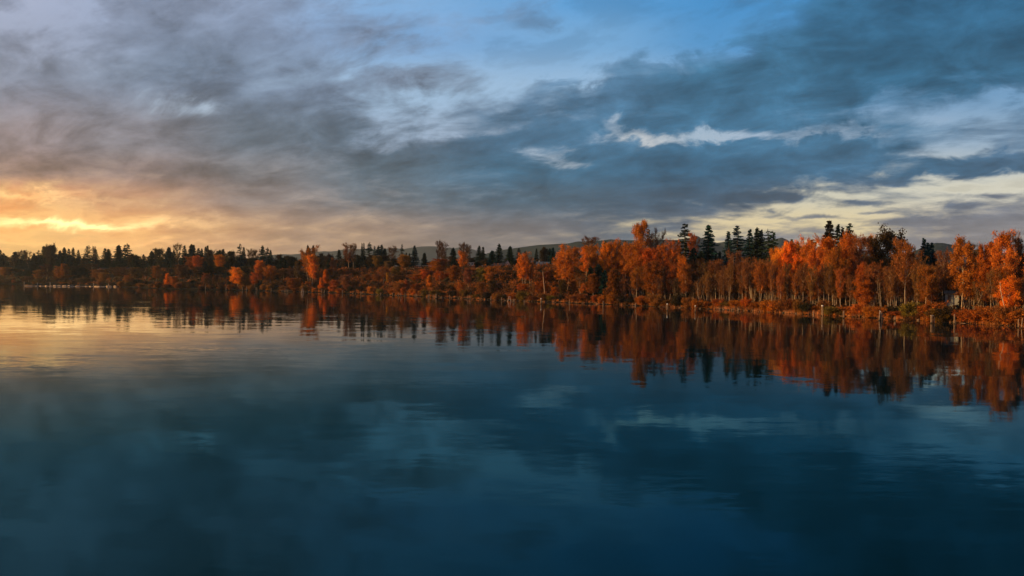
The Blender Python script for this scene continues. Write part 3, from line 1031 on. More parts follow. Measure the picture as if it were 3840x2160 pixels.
for px, top, w in ((75, 945, 30), (107, 946, 22), (352, 932, 14), (665, 923, 28), (938, 939, 34), (958, 942, 28), (1471, 932, 40), (1645, 911, 24), (1656, 912, 26), (1668, 918, 26), (1732, 920, 30), (1744, 921, 26), (1757, 927, 26)):
    T_('bare', px, top, 72 + px % 13, w, DULL if px < 1500 else (0.100, 0.045, 0.036), None, 'brown leafless tree', 'on the skyline')
T_('bare', 1309, 921, 70, 44, (0.317, 0.116, 0.048), 'feathery pale orange leafless tree rising between dark firs')
T_('bare', 1323, 924, 73, 34, (0.317, 0.116, 0.048), 'smaller feathery orange leafless tree right of its taller twin')

# -- single trees of the left bank
T_('conical', 245, 988, 22, 42, (0.366, 0.122, 0.024), 'dull orange oval tree halfway up the dark left bank', None)
T_('cottonwood', 174, 994, 24, 30, DULL, None, 'brown oval tree', 'on the left slope')
T_('cottonwood', 144, 1014, 14, 26, BROWN, None, 'brown oval tree', 'on the left slope')
T_('cottonwood', 219, 1001, 22, 28, BROWN, None, 'brown oval tree', 'on the left slope')
T_('round', 384, 1023, 14, 36, BROWN, None, 'brown round tree', 'on the left slope')
T_('cottonwood', 477, 1032, 8, 26, BROWN, None, 'brown oval tree', 'near the water')
T_('round', 313, 1044, 7, 52, DULL, None, 'low brown bushy tree', 'near the water')
T_('cottonwood', 582, 999, 20, 26, BROWN, None, 'brown oval tree', 'on the left slope')
T_('conical', 630, 1024, 6, 26, BRIGHT, 'little vivid orange tree at the waterline right of the log boom')
T_('round', 652, 1040, 5, 34, RUST, 'low rust-brown bush tree just right of the little vivid orange tree')
T_('round', 729, 963, 52, 66, (0.317, 0.098, 0.024), 'broad rusty orange tree under the skyline firs right of the log boom')
T_('cottonwood', 742, 962, 48, 30, RUST, 'upright rusty tree at the right edge of the broad rusty tree')
T_('cottonwood', 821, 957, 50, 40, RUST, 'rusty orange tree below two dense conifers on the left bank')
T_('cottonwood', 769, 1026, 12, 26, BROWN, None, 'brown oval tree', 'near the water')
T_('cottonwood', 808, 1033, 10, 20, DULL, None, 'brown oval tree', 'near the water')
T_('drooping', 889, 1004, 6, 46, BRIGHT, 'vivid orange round tree by the water, the brightest on the left bank')
T_('round', 918, 1030, 8, 36, BROWN, 'brown bush tree tucked against the right side of the vivid round tree')
T_('cottonwood', 958, 1024, 8, 22, RUST, 'narrow rusty tree near the water right of the vivid round tree')
T_('round', 975, 982, 30, 40, RUST, 'dull rusty round tree mid-slope right of the vivid round tree')
T_('cottonwood', 1010, 1000, 18, 40, (0.439, 0.128, 0.022), 'orange oval tree on the slope left of the tall bank tree')
T_('multi', 1159, 931, 28, 56, (0.488, 0.139, 0.019), 'tall orange tree on the bank with two dark conifers behind its top')
T_('cottonwood', 1170, 958, 20, 38, ORANGE, 'orange tree with a pale trunk in front of the tall bank tree')
T_('birch', 1117, 985, 18, 26, DULL, 'brown birch with a pale slanting trunk left of the tall bank tree')
T_('round', 1094, 1046, 5, 50, (0.317, 0.093, 0.022), 'low rusty bush tree above the cluster of short pilings')
T_('conical', 1221, 1010, 10, 36, ORANGE, 'conical orange tree near the water right of the tall bank tree')
T_('conical', 1206, 1040, 5, 24, BRIGHT, 'small bright orange tree leaning over the water right of the A-frame')
T_('birch', 1252, 974, 34, 30, (0.342, 0.116, 0.042), 'pinkish orange birch with a thin pale trunk beneath the skyline firs')
T_('round', 1299, 1033, 7, 42, PINK, 'pinkish brown bush tree at the waterline')
T_('cottonwood', 1250, 1051, 6, 28, RUST, 'small rusty tree by the water right of the bright leaning tree')
T_('round', 1414, 962, 56, 40, OLIVE, 'olive brown spreading tree below the dense skyline firs')
T_('round', 1456, 980, 58, 34, (0.183, 0.123, 0.042), 'small tan round tree left of the small white house')
T_('round', 1518, 959, 63, 52, (0.317, 0.134, 0.024), 'broad olive orange tree beside the small white house')
T_('cottonwood', 1486, 1000, 40, 34, OLIVE, 'olive orange tree on the slope below the small white house')
T_('round', 1453, 1025, 30, 13, (0.464, 0.232, 0.024), 'tiny yellow tree halfway up the dark green slope')
T_('drooping', 1635, 978, 46, 62, (0.439, 0.134, 0.019), 'big orange tree below the pinkish gabled house')
T_('cottonwood', 1661, 972, 50, 50, (0.366, 0.106, 0.022), 'orange tree just right of the big tree below the pinkish house')
T_('conical', 1610, 1030, 12, 34, BRIGHT, 'bright orange cone-shaped tree low on the bank below the long flat house')
T_('conical', 1525, 1050, 8, 36, (0.488, 0.162, 0.060), 'peach orange tree near the water below the small white house')
T_('round', 1498, 1060, 5, 46, BROWN, None, 'brown round tree', 'near the water')
T_('round', 1560, 1066, 5, 44, (0.293, 0.087, 0.024), None, 'rusty round tree', 'near the water')
T_('birch', 1734, 948, 40, 42, BRIGHT, 'ragged bright orange tree with a pale trunk left of the deck house')
T_('cottonwood', 1804, 1007, 30, 42, OLIVE, 'olive orange oval tree on the slope below the white sunroom')
T_('cottonwood', 1835, 1001, 26, 34, RUST, 'rusty upright tree on the slope just right of the olive orange tree')
T_('cottonwood', 1759, 1010, 24, 30, PINK, 'pinkish upright tree on the slope below the deck house')
T_('round', 1700, 1000, 34, 56, (0.293, 0.093, 0.019), 'rusty broad tree on the slope beneath the ragged orange tree')
T_('round', 1590, 1012, 36, 44, RUST, 'rusty broad tree on the slope below the long flat house')
T_('multi', 1964, 953, 22, 50, BRIGHT, 'flame-topped orange tree with a fan of many pale trunks')
T_('bare_multi', 1990, 960, 26, 38, RUST, 'rusty sparse tree leaning right beside the flame-topped tree')
T_('multi', 2120, 930, 14, 74, (0.610, 0.174, 0.024), 'wide orange tree with long pale trunks right of the blue-grey bungalow')
T_('cottonwood', 2148, 930, 44, 62, RUST, 'brown-orange tree behind the wide orange tree')
T_('cottonwood', 2197, 927, 34, 54, ORANGE, None, 'orange leafy tree', 'in the grove')
T_('bare', 2211, 897, 66, 70, (0.207, 0.067, 0.043), 'purplish hazy leafless tree against the hill')
T_('multi', 2228, 926, 30, 50, (0.488, 0.137, 0.022), None, 'orange leafy tree', 'in the grove')
T_('cottonwood', 2265, 919, 30, 46, ORANGE, None, 'orange leafy tree', 'in the grove')
T_('multi', 2297, 909, 32, 56, ORANGE, None, 'orange leafy tree', 'in the grove')
T_('cottonwood', 2347, 915, 34, 52, (0.464, 0.128, 0.022), None, 'orange leafy tree', 'in the grove')
for px, top, w in ((2270, 906, 22), (2283, 910, 18), (2304, 908, 18), (2322, 903, 18), (2343, 903, 20)):
    T_('fir', px, top, 96, w, GREEN, None, 'dark distant fir', 'behind the orange grove')
T_('cedar', 2215, 1000, 12, 44, GREEN, 'dark green conifer low at the water end of the bank by the cut')
T_('cedar', 2245, 990, 16, 52, GREEN, 'dark green conifer in the shade beside the olive cone tree')
T_('cedar', 2268, 1012, 10, 34, BLUEGREEN, 'bluish dark conifer in the shaded cut of the bank')
T_('conical', 2300, 1008, 7, 60, (0.293, 0.106, 0.019), 'olive orange cone-shaped tree right of the shaded conifers')
T_('cottonwood', 2394, 842, 34, 62, (0.610, 0.174, 0.031), 'tallest orange tree with a round top above the hill line')
T_('open_fir', 2430, 858, 60, 30, (0.060, 0.045, 0.024), 'grey sparse treetop just right of the tallest orange tree')
T_('birch', 2391, 1008, 9, 46, (0.366, 0.110, 0.019), 'short orange birch with a pale trunk below the tallest orange tree')
T_('bare_multi', 2459, 864, 40, 60, PINK, 'pinkish bare-topped tree right of the tallest orange tree')
T_('cottonwood', 2380, 925, 26, 76, (0.512, 0.139, 0.019), 'orange leafy mass of a tree beneath the tallest crown')
T_('cottonwood', 2440, 935, 26, 66, RUST, 'rusty tree under the pinkish bare-topped tree')
T_('drooping', 2452, 980, 9, 76, (0.342, 0.095, 0.019), 'wide rusty tree by the water left of the white-tipped piling')
T_('multi', 2523, 906, 32, 60, (0.488, 0.134, 0.024), 'orange tree left of the ragged tall fir')
T_('cottonwood', 2490, 925, 30, 50, RUST, None, 'rusty leafy tree', 'in the grove')
T_('birch', 2599, 886, 60, 36, (0.488, 0.139, 0.036), 'orange treetop against the pointed far peak')
T_('open_fir', 2566, 838, 62, 52, GREEN, 'ragged tall fir above the orange trees left of the peak')
T_('fir', 2655, 844, 60, 46, BLUEGREEN, 'lone full fir right of the pointed peak, tall and dark')
T_('slim_fir', 2684, 944, 62, 14, BLUEGREEN, 'small fir just right of the lone full fir')
T_('slim_fir', 2698, 942, 62, 16, BLUEGREEN, 'second small fir right of the lone full fir')
T_('cedar', 2600, 930, 52, 50, GREEN, 'dark bushy conifer at the foot of the ragged tall fir')
T_('cedar', 2628, 940, 52, 44, GREEN, 'dark bushy conifer at the left foot of the lone full fir')
T_('slim_fir', 2730, 868, 62, 26, BLUEGREEN, 'slim fir at the left end of the fir clump')
T_('open_fir', 2762, 848, 62, 50, BLUEGREEN, 'broad sparse fir with an open tip, second in the fir clump')
T_('fir', 2810, 861, 62, 34, BLUEGREEN, 'fir at the middle of the fir clump, left of its tallest pair')
T_('fir', 2838, 854, 62, 38, GREEN, 'taller fir of the close pair inside the fir clump')
T_('fir', 2852, 864, 64, 34, GREEN, 'shorter fir of the close pair inside the fir clump')
T_('open_fir', 2876, 859, 62, 34, GREEN, 'brownish-topped fir near the right end of the fir clump')
T_('open_fir', 2896, 866, 62, 40, GREEN, 'fir with long side branches at the right end of the fir clump')
T_('birch', 2558, 970, 14, 42, ORANGE, 'slender orange birch on the low bank above two white-tipped pilings')
T_('forked', 2624, 1035, 7, 40, DULL, 'forked pale leafless tree at the bank edge below the lone full fir')
T_('bare', 2682, 985, 22, 70, BROWN, 'brown twiggy tree below the two small firs')
T_('bare', 2749, 955, 34, 60, (0.244, 0.082, 0.036), 'brown twiggy treetop below the broad sparse fir')
T_('bare_multi', 2824, 978, 12, 80, BROWN, 'brown leafless tree whose many trunks fan out below the fir clump')
T_('bare_multi', 2880, 985, 12, 56, BROWN, 'leafless tree of straight pale trunks right of the fanned trunks')
T_('cottonwood', 2906, 935, 30, 40, (0.586, 0.162, 0.024), 'orange tree at the right foot of the fir clump')
T_('multi', 2930, 921, 18, 58, BRIGHT, None, 'bright orange tree', 'in the grove')
T_('cottonwood', 2967, 917, 20, 56, BRIGHT, None, 'bright orange tree', 'in the grove')
T_('multi', 3001, 924, 22, 52, ORANGE, None, 'orange leafy tree', 'in the grove')
T_('cottonwood', 3030, 904, 34, 64, ORANGE, None, 'orange leafy tree', 'in the grove')
T_('multi', 3056, 923, 14, 50, (0.805, 0.214, 0.034), 'brightest orange crown on pale trunks left of the three tall firs')
T_('slim_fir', 2967, 897, 66, 18, GREEN, 'small fir tip peeking over the bright orange trees')
T_('slim_fir', 2989, 904, 66, 16, GREEN, 'second small fir tip peeking over the bright orange trees')
T_('open_fir', 3046, 896, 60, 30, (0.050, 0.045, 0.026), 'ragged grey-green treetop above the brightest orange crown')
T_('fir', 3107, 828, 64, 46, (0.034, 0.034, 0.022), 'tallest of the three tall firs, browner than the others')
T_('fir', 3140, 843, 64, 32, GREEN, 'middle fir of the three tall firs')
T_('open_fir', 3184, 839, 62, 44, GREEN, 'right fir of the three tall firs with long branches')
T_('fir', 3157, 852, 66, 26, GREEN, 'short fir squeezed inside the three tall firs')
T_('cottonwood', 3107, 896, 24, 58, ORANGE, None, 'orange leafy tree', 'in the grove')
T_('multi', 3128, 934, 14, 62, (0.488, 0.134, 0.022), None, 'orange leafy tree', 'in the grove')
T_('cottonwood', 3176, 885, 26, 56, (0.610, 0.168, 0.024), None, 'bright orange tree', 'in the grove')
T_('birch', 3218, 897, 24, 60, (0.366, 0.110, 0.034), None, 'orange birch', 'in the grove')
T_('cottonwood', 3272, 889, 36, 46, ORANGE, None, 'orange leafy tree', 'in the grove')
T_('round', 3322, 881, 36, 112, (0.075, 0.042, 0.019), 'big dark brown round tree above the gull-topped piles')
T_('bare_multi', 3272, 988, 9, 80, (0.439, 0.116, 0.022), 'sparse orange tree with thin trunks left of the gull-topped piles')
T_('drooping', 3240, 1035, 6, 60, (0.512, 0.134, 0.019), 'low orange tree above the twin pilings')
T_('forked', 3310, 1046, 5, 30, DULL, 'small forked pale tree right above the gull-topped piles')
T_('birch', 3399, 919, 9, 74, (0.512, 0.151, 0.042), 'white-trunked birch, tall and pale orange, at the bank edge')
T_('fir', 3463, 895, 52, 30, BLUEGREEN, 'taller blue-green fir right of the white-trunked birch')
T_('slim_fir', 3478, 910, 54, 18, BLUEGREEN, 'thin fir between two blue-green firs right of the birch')
T_('fir', 3492, 910, 52, 28, BLUEGREEN, 'shorter blue-green fir left of the gap above the grey shed')
T_('cedar', 3500, 945, 50, 44, BLUEGREEN, 'bushy blue-green conifer at the right of the fir group')
T_('birch', 3474, 1012, 5, 66, (0.366, 0.098, 0.019), 'orange birch with a pale straight trunk left of the grey shed')
T_('bare', 3431, 985, 20, 62, BROWN, 'brown twiggy tree just right of the white-trunked birch')
T_('bare', 3540, 955, 26, 48, (0.268, 0.098, 0.048), 'pinkish leafless tree left of the grey shed')
T_('drooping', 3607, 896, 12, 80, (0.537, 0.145, 0.026), 'tall orange tree with drooping branches right of the grey shed')
T_('forked', 3631, 1085, 3, 50, DULL, 'pale forked leafless tree at the waterline right of the grey shed')
T_('bare', 3659, 935, 30, 44, DULL, 'grey-brown leafless tree between two tall orange trees')
T_('drooping', 3692, 914, 12, 50, (0.561, 0.149, 0.022), 'tall orange tree with a split top, left half')
T_('drooping', 3725, 909, 14, 54, (0.561, 0.149, 0.022), 'tall orange tree with a split top, right half')
T_('slim_fir', 3716, 905, 40, 20, GREEN, 'dark fir tip between the halves of the split orange tree')
T_('cottonwood', 3774, 883, 12, 64, (0.561, 0.151, 0.024), 'tall orange tree behind the leaning pale trunk')
T_('bare', 3812, 898, 18, 46, (0.244, 0.116, 0.072), 'grey sparse treetop right of the tall orange tree by the leaning trunk')
T_('drooping', 3786, 1040, 4, 60, (0.732, 0.180, 0.019), 'vivid orange low tree behind the leaning pale trunk')
T_('bare', 3838, 930, 20, 60, BROWN, 'brown twiggy tree at the far right of the bank')
T_('cottonwood', 3900, 900, 14, 70, ORANGE, None, 'orange leafy tree', 'past the last piling')
T_('cottonwood', 3990, 890, 16, 80, RUST, None, 'rusty leafy tree', 'past the last piling')

# -- the smaller trees that fill the bank between them
fr = random.Random(21)


def band(px, table):
    return float(np.interp(px, [t[0] for t in table], [t[1] for t in table]))


WATER_EDGE = [(0, 1046), (600, 1048), (900, 1052), (1300, 1066), (1700, 1066), (2000, 1074), (2200, 1060), (2400, 1050), (2700, 1060), (3000, 1052), (3300, 1056), (3840, 1056)]
SLOPE = [(0, 1000), (600, 1000), (900, 1004), (1200, 1012), (1500, 1020), (1700, 1014), (2000, 1020), (2150, 1010), (2250, 985), (2400, 960), (2700, 990), (2900, 975), (3150, 960), (3400, 985), (3600, 1000), (3840, 960)]
RIDGE = [(0, 958), (500, 962), (800, 956), (1100, 968), (1400, 958), (1560, 985), (1640, 972), (1720, 966), (1850, 966), (2000, 978), (2130, 960)]


def pick(px, tier):
    r = fr.random()
    if tier == 'ridge':
        return ('cedar', GREEN, 'bushy dark conifer') if r < 0.5 else (('round', DARK, 'dark rounded tree') if r < 0.85 else ('bare', DULL, 'brown leafless tree'))
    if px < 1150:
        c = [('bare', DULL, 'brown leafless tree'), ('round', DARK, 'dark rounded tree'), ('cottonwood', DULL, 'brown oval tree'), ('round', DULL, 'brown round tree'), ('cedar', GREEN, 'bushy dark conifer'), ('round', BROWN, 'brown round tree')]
    elif px < 2180:
        c = [('bare', BROWN, 'brown leafless tree'), ('cottonwood', RUST, 'rusty oval tree'), ('bare_multi', BROWN, 'brown many-trunked tree'), ('round', BROWN, 'brown round tree'), ('round', RUST, 'rusty round tree'), ('cottonwood', BROWN, 'brown oval tree'), ('round', DULL, 'dull brown round tree')]
    else:
        c = [('bare', BROWN, 'brown leafless tree'), ('bare_multi', (0.293, 0.093, 0.029), 'rusty many-trunked tree'), ('birch', RUST, 'rusty birch'), ('bare_multi', BROWN, 'brown many-trunked tree'), ('cottonwood', (0.317, 0.093, 0.022), 'rusty oval tree'), ('bare', DULL, 'brown leafless tree')]
    return c[int(r * len(c))]


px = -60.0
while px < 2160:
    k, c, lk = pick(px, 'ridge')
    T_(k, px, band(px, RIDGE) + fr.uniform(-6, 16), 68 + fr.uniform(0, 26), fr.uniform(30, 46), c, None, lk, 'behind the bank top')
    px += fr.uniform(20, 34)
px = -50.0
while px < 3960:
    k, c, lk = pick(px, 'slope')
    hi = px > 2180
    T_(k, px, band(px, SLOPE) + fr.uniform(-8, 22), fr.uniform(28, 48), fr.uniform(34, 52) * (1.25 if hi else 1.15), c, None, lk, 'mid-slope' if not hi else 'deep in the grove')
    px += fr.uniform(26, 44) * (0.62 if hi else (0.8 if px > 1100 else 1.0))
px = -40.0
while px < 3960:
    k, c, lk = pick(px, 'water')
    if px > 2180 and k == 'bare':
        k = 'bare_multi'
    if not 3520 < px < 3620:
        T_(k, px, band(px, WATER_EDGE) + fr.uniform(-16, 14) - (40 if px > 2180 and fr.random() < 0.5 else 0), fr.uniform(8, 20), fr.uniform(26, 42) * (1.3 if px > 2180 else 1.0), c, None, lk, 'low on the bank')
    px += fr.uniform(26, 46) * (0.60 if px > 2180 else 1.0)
for px, top, w in ((2705, 1015, 34), (2735, 990, 40), (2780, 1000, 44), (2800, 985, 36), (2850, 990, 40), (2868, 1005, 30), (2895, 985, 30), (2925, 1010, 34), (2950, 1000, 30), (2985, 1015, 34), (3010, 1000, 44), (3040, 1010, 36), (3075, 1030, 34), (3110, 1005, 40),
                   (3150, 1020, 36), (3190, 1040, 34), (3340, 1020, 40), (3440, 1030, 34), (2470, 1050, 34), (2650, 1040, 34)):
    T_('bare_multi' if px % 2 else 'bare', px, top, 4.5 + (px % 40) / 12.0, w, BROWN if px % 3 else RUST, None, 'thin pale-trunked tree', 'at the bank edge')
px = -30.0
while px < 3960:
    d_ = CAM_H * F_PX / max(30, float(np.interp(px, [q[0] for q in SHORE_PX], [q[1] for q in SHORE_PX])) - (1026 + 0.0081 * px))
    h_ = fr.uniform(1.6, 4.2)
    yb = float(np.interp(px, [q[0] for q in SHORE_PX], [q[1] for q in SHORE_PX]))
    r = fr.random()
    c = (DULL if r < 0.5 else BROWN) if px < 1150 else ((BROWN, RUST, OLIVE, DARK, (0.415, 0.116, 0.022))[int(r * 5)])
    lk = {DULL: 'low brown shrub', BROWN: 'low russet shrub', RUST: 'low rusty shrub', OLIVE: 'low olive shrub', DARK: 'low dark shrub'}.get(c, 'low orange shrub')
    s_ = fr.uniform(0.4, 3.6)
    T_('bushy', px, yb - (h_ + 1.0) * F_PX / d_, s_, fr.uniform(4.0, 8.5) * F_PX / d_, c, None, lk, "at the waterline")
    px += fr.uniform(24, 48) * (1.0 if px < 2400 else 0.95)


def make_labels():
    """labels that single a tree out by its look, its place on the bank and the landmarks beside it"""
    seg = {}
    for e in ENT:
        if e['label']:
            continue
        i = 0
        while i < len(LAND) and LAND[i][0] < e['px']:
            i += 1
        seg.setdefault((e['look'], e['tier'], i), []).append(e)
    ordn = ['first', 'second', 'third', 'fourth', 'fifth', 'sixth', 'seventh', 'eighth', 'ninth', 'tenth']
    for (look, tier, i), es in seg.items():
        es.sort(key=lambda e: e['px'])
        A = LAND[i - 1][1] if i > 0 else None
        B = LAND[i][1] if i < len(LAND) else None
        n = len(es)
        for k, e in enumerate(es):
            if A and B:
                if n == 1:
                    rel = 'between %s and %s' % (A, B[4:] if B.startswith('the ') else B)
                elif k == 0:
                    rel = 'just right of %s' % A
                elif k == n - 1:
                    rel = 'just left of %s' % B
                else:
                    rel = '%s right of %s' % (ordn[k], A)
            elif B:
                rel = ('left of %s' % B) if n == 1 else '%s left of %s' % (ordn[n - 1 - k], B)
            else:
                rel = ('right of %s' % A) if n == 1 else '%s right of %s' % (ordn[k], A)
            e['label'] = '%s %s, %s' % (look, tier, rel)


make_labels()
GROUPS = {'conifer': 'conifers along the far bank', 'pine_tree': 'pines on the skyline', 'autumn_tree': 'autumn leaved trees on the far bank', 'birch_tree': 'birches on the far bank', 'bare_tree': 'leafless trees on the far bank',
          'broadleaf_tree': 'rounded broadleaf trees on the far bank', 'shrub': "shrubs along the water's edge"}
for e in ENT:
    tree(e['kind'], e['px'], e['top'], e['s'], e['w'], e['color'], e['label'], GROUPS[KIND[e['kind']][0]])


# ------------------------------------------------------------------ masses nobody could count
def mass(name, mat, color, clumps, per, lsize, seed):
    """clumps: rows of x, y, radius, height"""
    rng = np.random.RandomState(seed)
    C = np.array(clumps)
    z0 = terrain(C[:, 0], C[:, 1]) - 0.2
    i = np.repeat(np.arange(len(C)), per)
    n = len(i)
    d = rng.normal(size=(n, 3))
    d /= np.linalg.norm(d, axis=1)[:, None]
    d *= (0.45 + 0.6 * rng.rand(n))[:, None]
    d[:, 2] = np.abs(d[:, 2]) * (0.6 + 0.55 * rng.rand(n))
    cen = np.stack([C[i, 0] + d[:, 0] * C[i, 2], C[i, 1] + d[:, 1] * C[i, 2], z0[i] + d[:, 2] * C[i, 3]], 1)
    T = Tris()
    T.leaves(cen, lsize, rng)
    m = T.mesh(name, mat)
    o = link(name, m)
    o.color = (*color, 1)
    o['kind'] = 'stuff'
    return o


mr = random.Random(5)


def scatter(n, px0, px1, s0, s1, r0, r1, h0, h1, top=None):
    out = []
    for _ in range(n):
        px = mr.uniform(px0, px1)
        s = s0 + (s1 - s0) * mr.random()
        x, y, d = on_ray(px, s)
        r = mr.uniform(r0, r1)
        if top:
            h = z_at(px, band(px, top) + mr.uniform(-5, 24), x, y) - gz(x, y)
            h = max(2.0, h)
        else:
            h = mr.uniform(h0, h1)
        out.append((x, y, r, h))
    return out


WOODS_TOP = [(-200, 955), (500, 958), (800, 950), (1100, 967), (1400, 955), (1530, 985), (1572, 1000), (1610, 1000), (1640, 976), (1740, 974), (1850, 972), (2000, 984), (2140, 960), (2250, 950), (2450, 950), (2560, 960), (2700, 985), (2900, 960),
             (3100, 935), (3400, 950), (3500, 965), (3600, 985), (3840, 945), (4200, 940)]
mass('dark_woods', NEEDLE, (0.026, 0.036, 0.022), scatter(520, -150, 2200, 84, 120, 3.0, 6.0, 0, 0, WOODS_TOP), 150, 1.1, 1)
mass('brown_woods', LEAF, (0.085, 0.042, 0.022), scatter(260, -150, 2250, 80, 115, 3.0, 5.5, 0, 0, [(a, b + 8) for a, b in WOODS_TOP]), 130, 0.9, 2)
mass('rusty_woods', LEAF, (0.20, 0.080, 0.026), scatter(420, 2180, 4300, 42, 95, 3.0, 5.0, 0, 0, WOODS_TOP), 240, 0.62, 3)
mass('dark_brown_woods', LEAF, (0.080, 0.046, 0.026), scatter(320, 2180, 4300, 30, 80, 2.5, 4.5, 0, 0, [(a, b + 45) for a, b in WOODS_TOP]), 240, 0.62, 4)  # darker brown leaf mass, lower than the rusty one
mass('undergrowth', LEAF, (0.125, 0.060, 0.026), scatter(1500, -200, 2300, 4, 64, 1.5, 3.6, 1.5, 4.5) + scatter(700, 2300, 4200, 0.5, 40, 1.2, 2.6, 1.2, 4.2), 80, 0.62, 5)
mass('dark_undergrowth', LEAF, (0.032, 0.036, 0.022), scatter(700, -200, 2300, 2, 64, 1.5, 3.6, 1.2, 4.0) + scatter(300, 2300, 4200, 2, 40, 1.2, 2.6, 1.0, 3.0), 70, 0.75, 6)
mass('rusty_brush', LEAF, (0.30, 0.105, 0.030), scatter(900, 1050, 2350, 3, 58, 1.6, 3.6, 2.0, 5.0) + scatter(160, 300, 1050, 3, 58, 1.6, 3.6, 2.0, 5.0), 80, 0.70, 9)
mass('bank_brush', LEAF, (0.48, 0.175, 0.034), scatter(160, 1000, 2400, 1.2, 5.0, 0.7, 1.6, 0.8, 1.8) + scatter(420, 2440, 4000, 0.3, 7.0, 0.6, 1.6, 0.8, 2.4), 90, 0.42, 7)


def reeds():
    rng = np.random.RandomState(12)
    A, B = [], []
    for _ in range(1000):
        px = rng.choice([rng.uniform(2480, 2620), rng.uniform(2680, 3060), rng.uniform(3060, 3860), rng.uniform(1500, 2450)], p=[0.2, 0.45, 0.25, 0.1])
        x, y, d = on_ray(px, rng.uniform(0.2, 3.2))
        z = gz(x, y)
        for q in range(9):
            p = np.array([x + rng.normal() * 0.5, y + rng.normal() * 0.5, z - 0.1])
            A.append(p)
            B.append(p + np.array([rng.normal() * 0.25, rng.normal() * 0.25, rng.uniform(0.5, 1.7)]))
    T = Tris()
    T.twigs(np.array(A), np.array(B), 0.14, rng)
    T.twigs(np.array(A), np.array(B), 0.14, rng)
    o = link('dry_reeds', T.mesh('dry_reeds', LEAF))
    o.color = (0.62, 0.30, 0.13, 1)
    o['kind'] = 'stuff'


reeds()



def debris():
    rng = np.random.RandomState(31)
    A, B = [], []
    for _ in range(900):
        px = rng.uniform(1000, 3900)
        x, y, d = on_ray(px, rng.uniform(0.05, 1.6))
        z = gz(x, y) + 0.10
        a = rng.uniform(0, 6.28)
        L = rng.uniform(0.4, 1.8)
        A.append((x, y, z))
        B.append((x + L * math.cos(a), y + L * math.sin(a), z + rng.uniform(-0.05, 0.35)))
    T = Tris()
    for k in range(2):
        T.twigs(np.array(A), np.array(B), 0.16, rng)
    o = link('driftwood_litter', T.mesh('driftwood_litter', LEAF))
    o.color = (0.50, 0.36, 0.25, 1)
    o['kind'] = 'stuff'


debris()

# ------------------------------------------------------------------ pilings
WOOD = simple_mat('weathered_wood', (0.33, 0.22, 0.15, 1), (0.16, 0.10, 0.065, 1), 2.0, 0.9, stretch=(4, 4, 0.6))
WOOD_PALE = simple_mat('bleached_wood', (0.62, 0.50, 0.40, 1), (0.42, 0.31, 0.23, 1), 1.2, 0.85, stretch=(1.5, 1.5, 3))
WHITE = simple_mat('white_paint', (0.80, 0.78, 0.74, 1), (0.66, 0.63, 0.58, 1), 3.0, 0.6)
FOUL = simple_mat('waterline_weed', (0.035, 0.030, 0.018, 1), (0.06, 0.045, 0.025, 1), 3.0, 0.9)
pr = random.Random(3)
PILES = []


def pile_geo(h, r, lean=(0, 0), bend=0.0, seed=0):
    q = random.Random(seed)
    g = Geo()
    path, rad = [], []
    for k in range(6):
        t = k / 5
        z = -2.2 + (h + 2.2) * t
        path.append((lean[0] * t + bend * math.sin(t * 3.1) + q.uniform(-0.012, 0.012), lean[1] * t + q.uniform(-0.012, 0.012), z))
        rad.append(r * (1.08 - 0.18 * t) * q.uniform(0.97, 1.03))
    g.tube(path, rad, 9)
    # a weathered, slightly uneven head
    for k in range(9):
        v = g.v[5 * 9 + k]
        g.v[5 * 9 + k] = (v[0], v[1], v[2] + q.uniform(-0.10, 0.05))
    return g


def weed_geo(r):
    return Geo().tube([(0, 0, -0.4), (0, 0, 0.10), (0, 0, 0.34)], [r * 1.12, r * 1.10, r * 1.05], 9)


def place_px(px, wy):
    p = ground_hit(px, wy)
    d = float(np.hypot(p[0], p[1]))
    return float(p[0]), float(p[1]), d


def piling(px, top, wy, wpx=3.0, label=None, cap=False, bend=0.0, lean=0.0, look='weathered piling'):
    x, y, d = place_px(px, wy)
    h = z_at(px, top, x, y)
    r = max(0.11, 0.5 * wpx * d / F_PX)
    PILES.append(dict(px=px, label=label, look=look, tier='in the shallows', build=(x, y, h, r, cap, bend, lean)))


for a in ((719, 1072, 1084), (771, 1072, 1087), (848, 1075, 1089.5), (909, 1077, 1090), (924, 1077, 1091), (959, 1077, 1090), (964, 1076, 1091), (1017, 1080, 1092), (1056, 1088, 1095), (1061, 1087, 1095), (1067, 1088, 1095.5),
          (1207, 1085, 1101), (1216, 1087, 1100), (1284, 1088, 1102), (1323, 1098, 1105), (1353, 1093, 1107), (1358, 1096, 1105), (1394, 1102, 1108), (1427, 1097, 1110.5), (1472, 1098, 1112), (1494, 1099, 1113),
          (1519, 1098, 1114.5), (1554, 1105, 1114), (1560, 1102, 1115), (1606, 1105, 1117), (1610, 1102, 1118), (1624, 1105, 1118), (1633, 1104, 1119), (1636, 1103, 1119.5), (1686, 1106, 1121.5), (1753, 1108, 1124),
          (1758, 1111, 1124), (1763, 1109, 1126), (1841, 1112, 1128), (1881, 1116, 1129), (1924, 1121, 1134), (1928, 1122, 1133), (1967, 1126, 1136), (2136, 1124, 1145), (2262, 1129, 1152), (2383, 1136, 1157)):
    piling(*a, wpx=2.6 if a[0] < 1800 else 3.2, lean=pr.uniform(-0.12, 0.12))
piling(1073, 1085, 1097, 3.2, 'thicker pale piling beside the row of short pilings left of the A-frame')
piling(1079, 1086, 1096, 2.4)
piling(1502, 1100, 1114, 2.6, 'piling with a hooked, bent-over head below the small white house', bend=0.35)
piling(2029, 1121, 1140, 4.4, 'thick piling with a white cap below the blue-grey bungalow', cap=True)
piling(2502, 1177, 1182, 4.0, None)
PILES.pop()
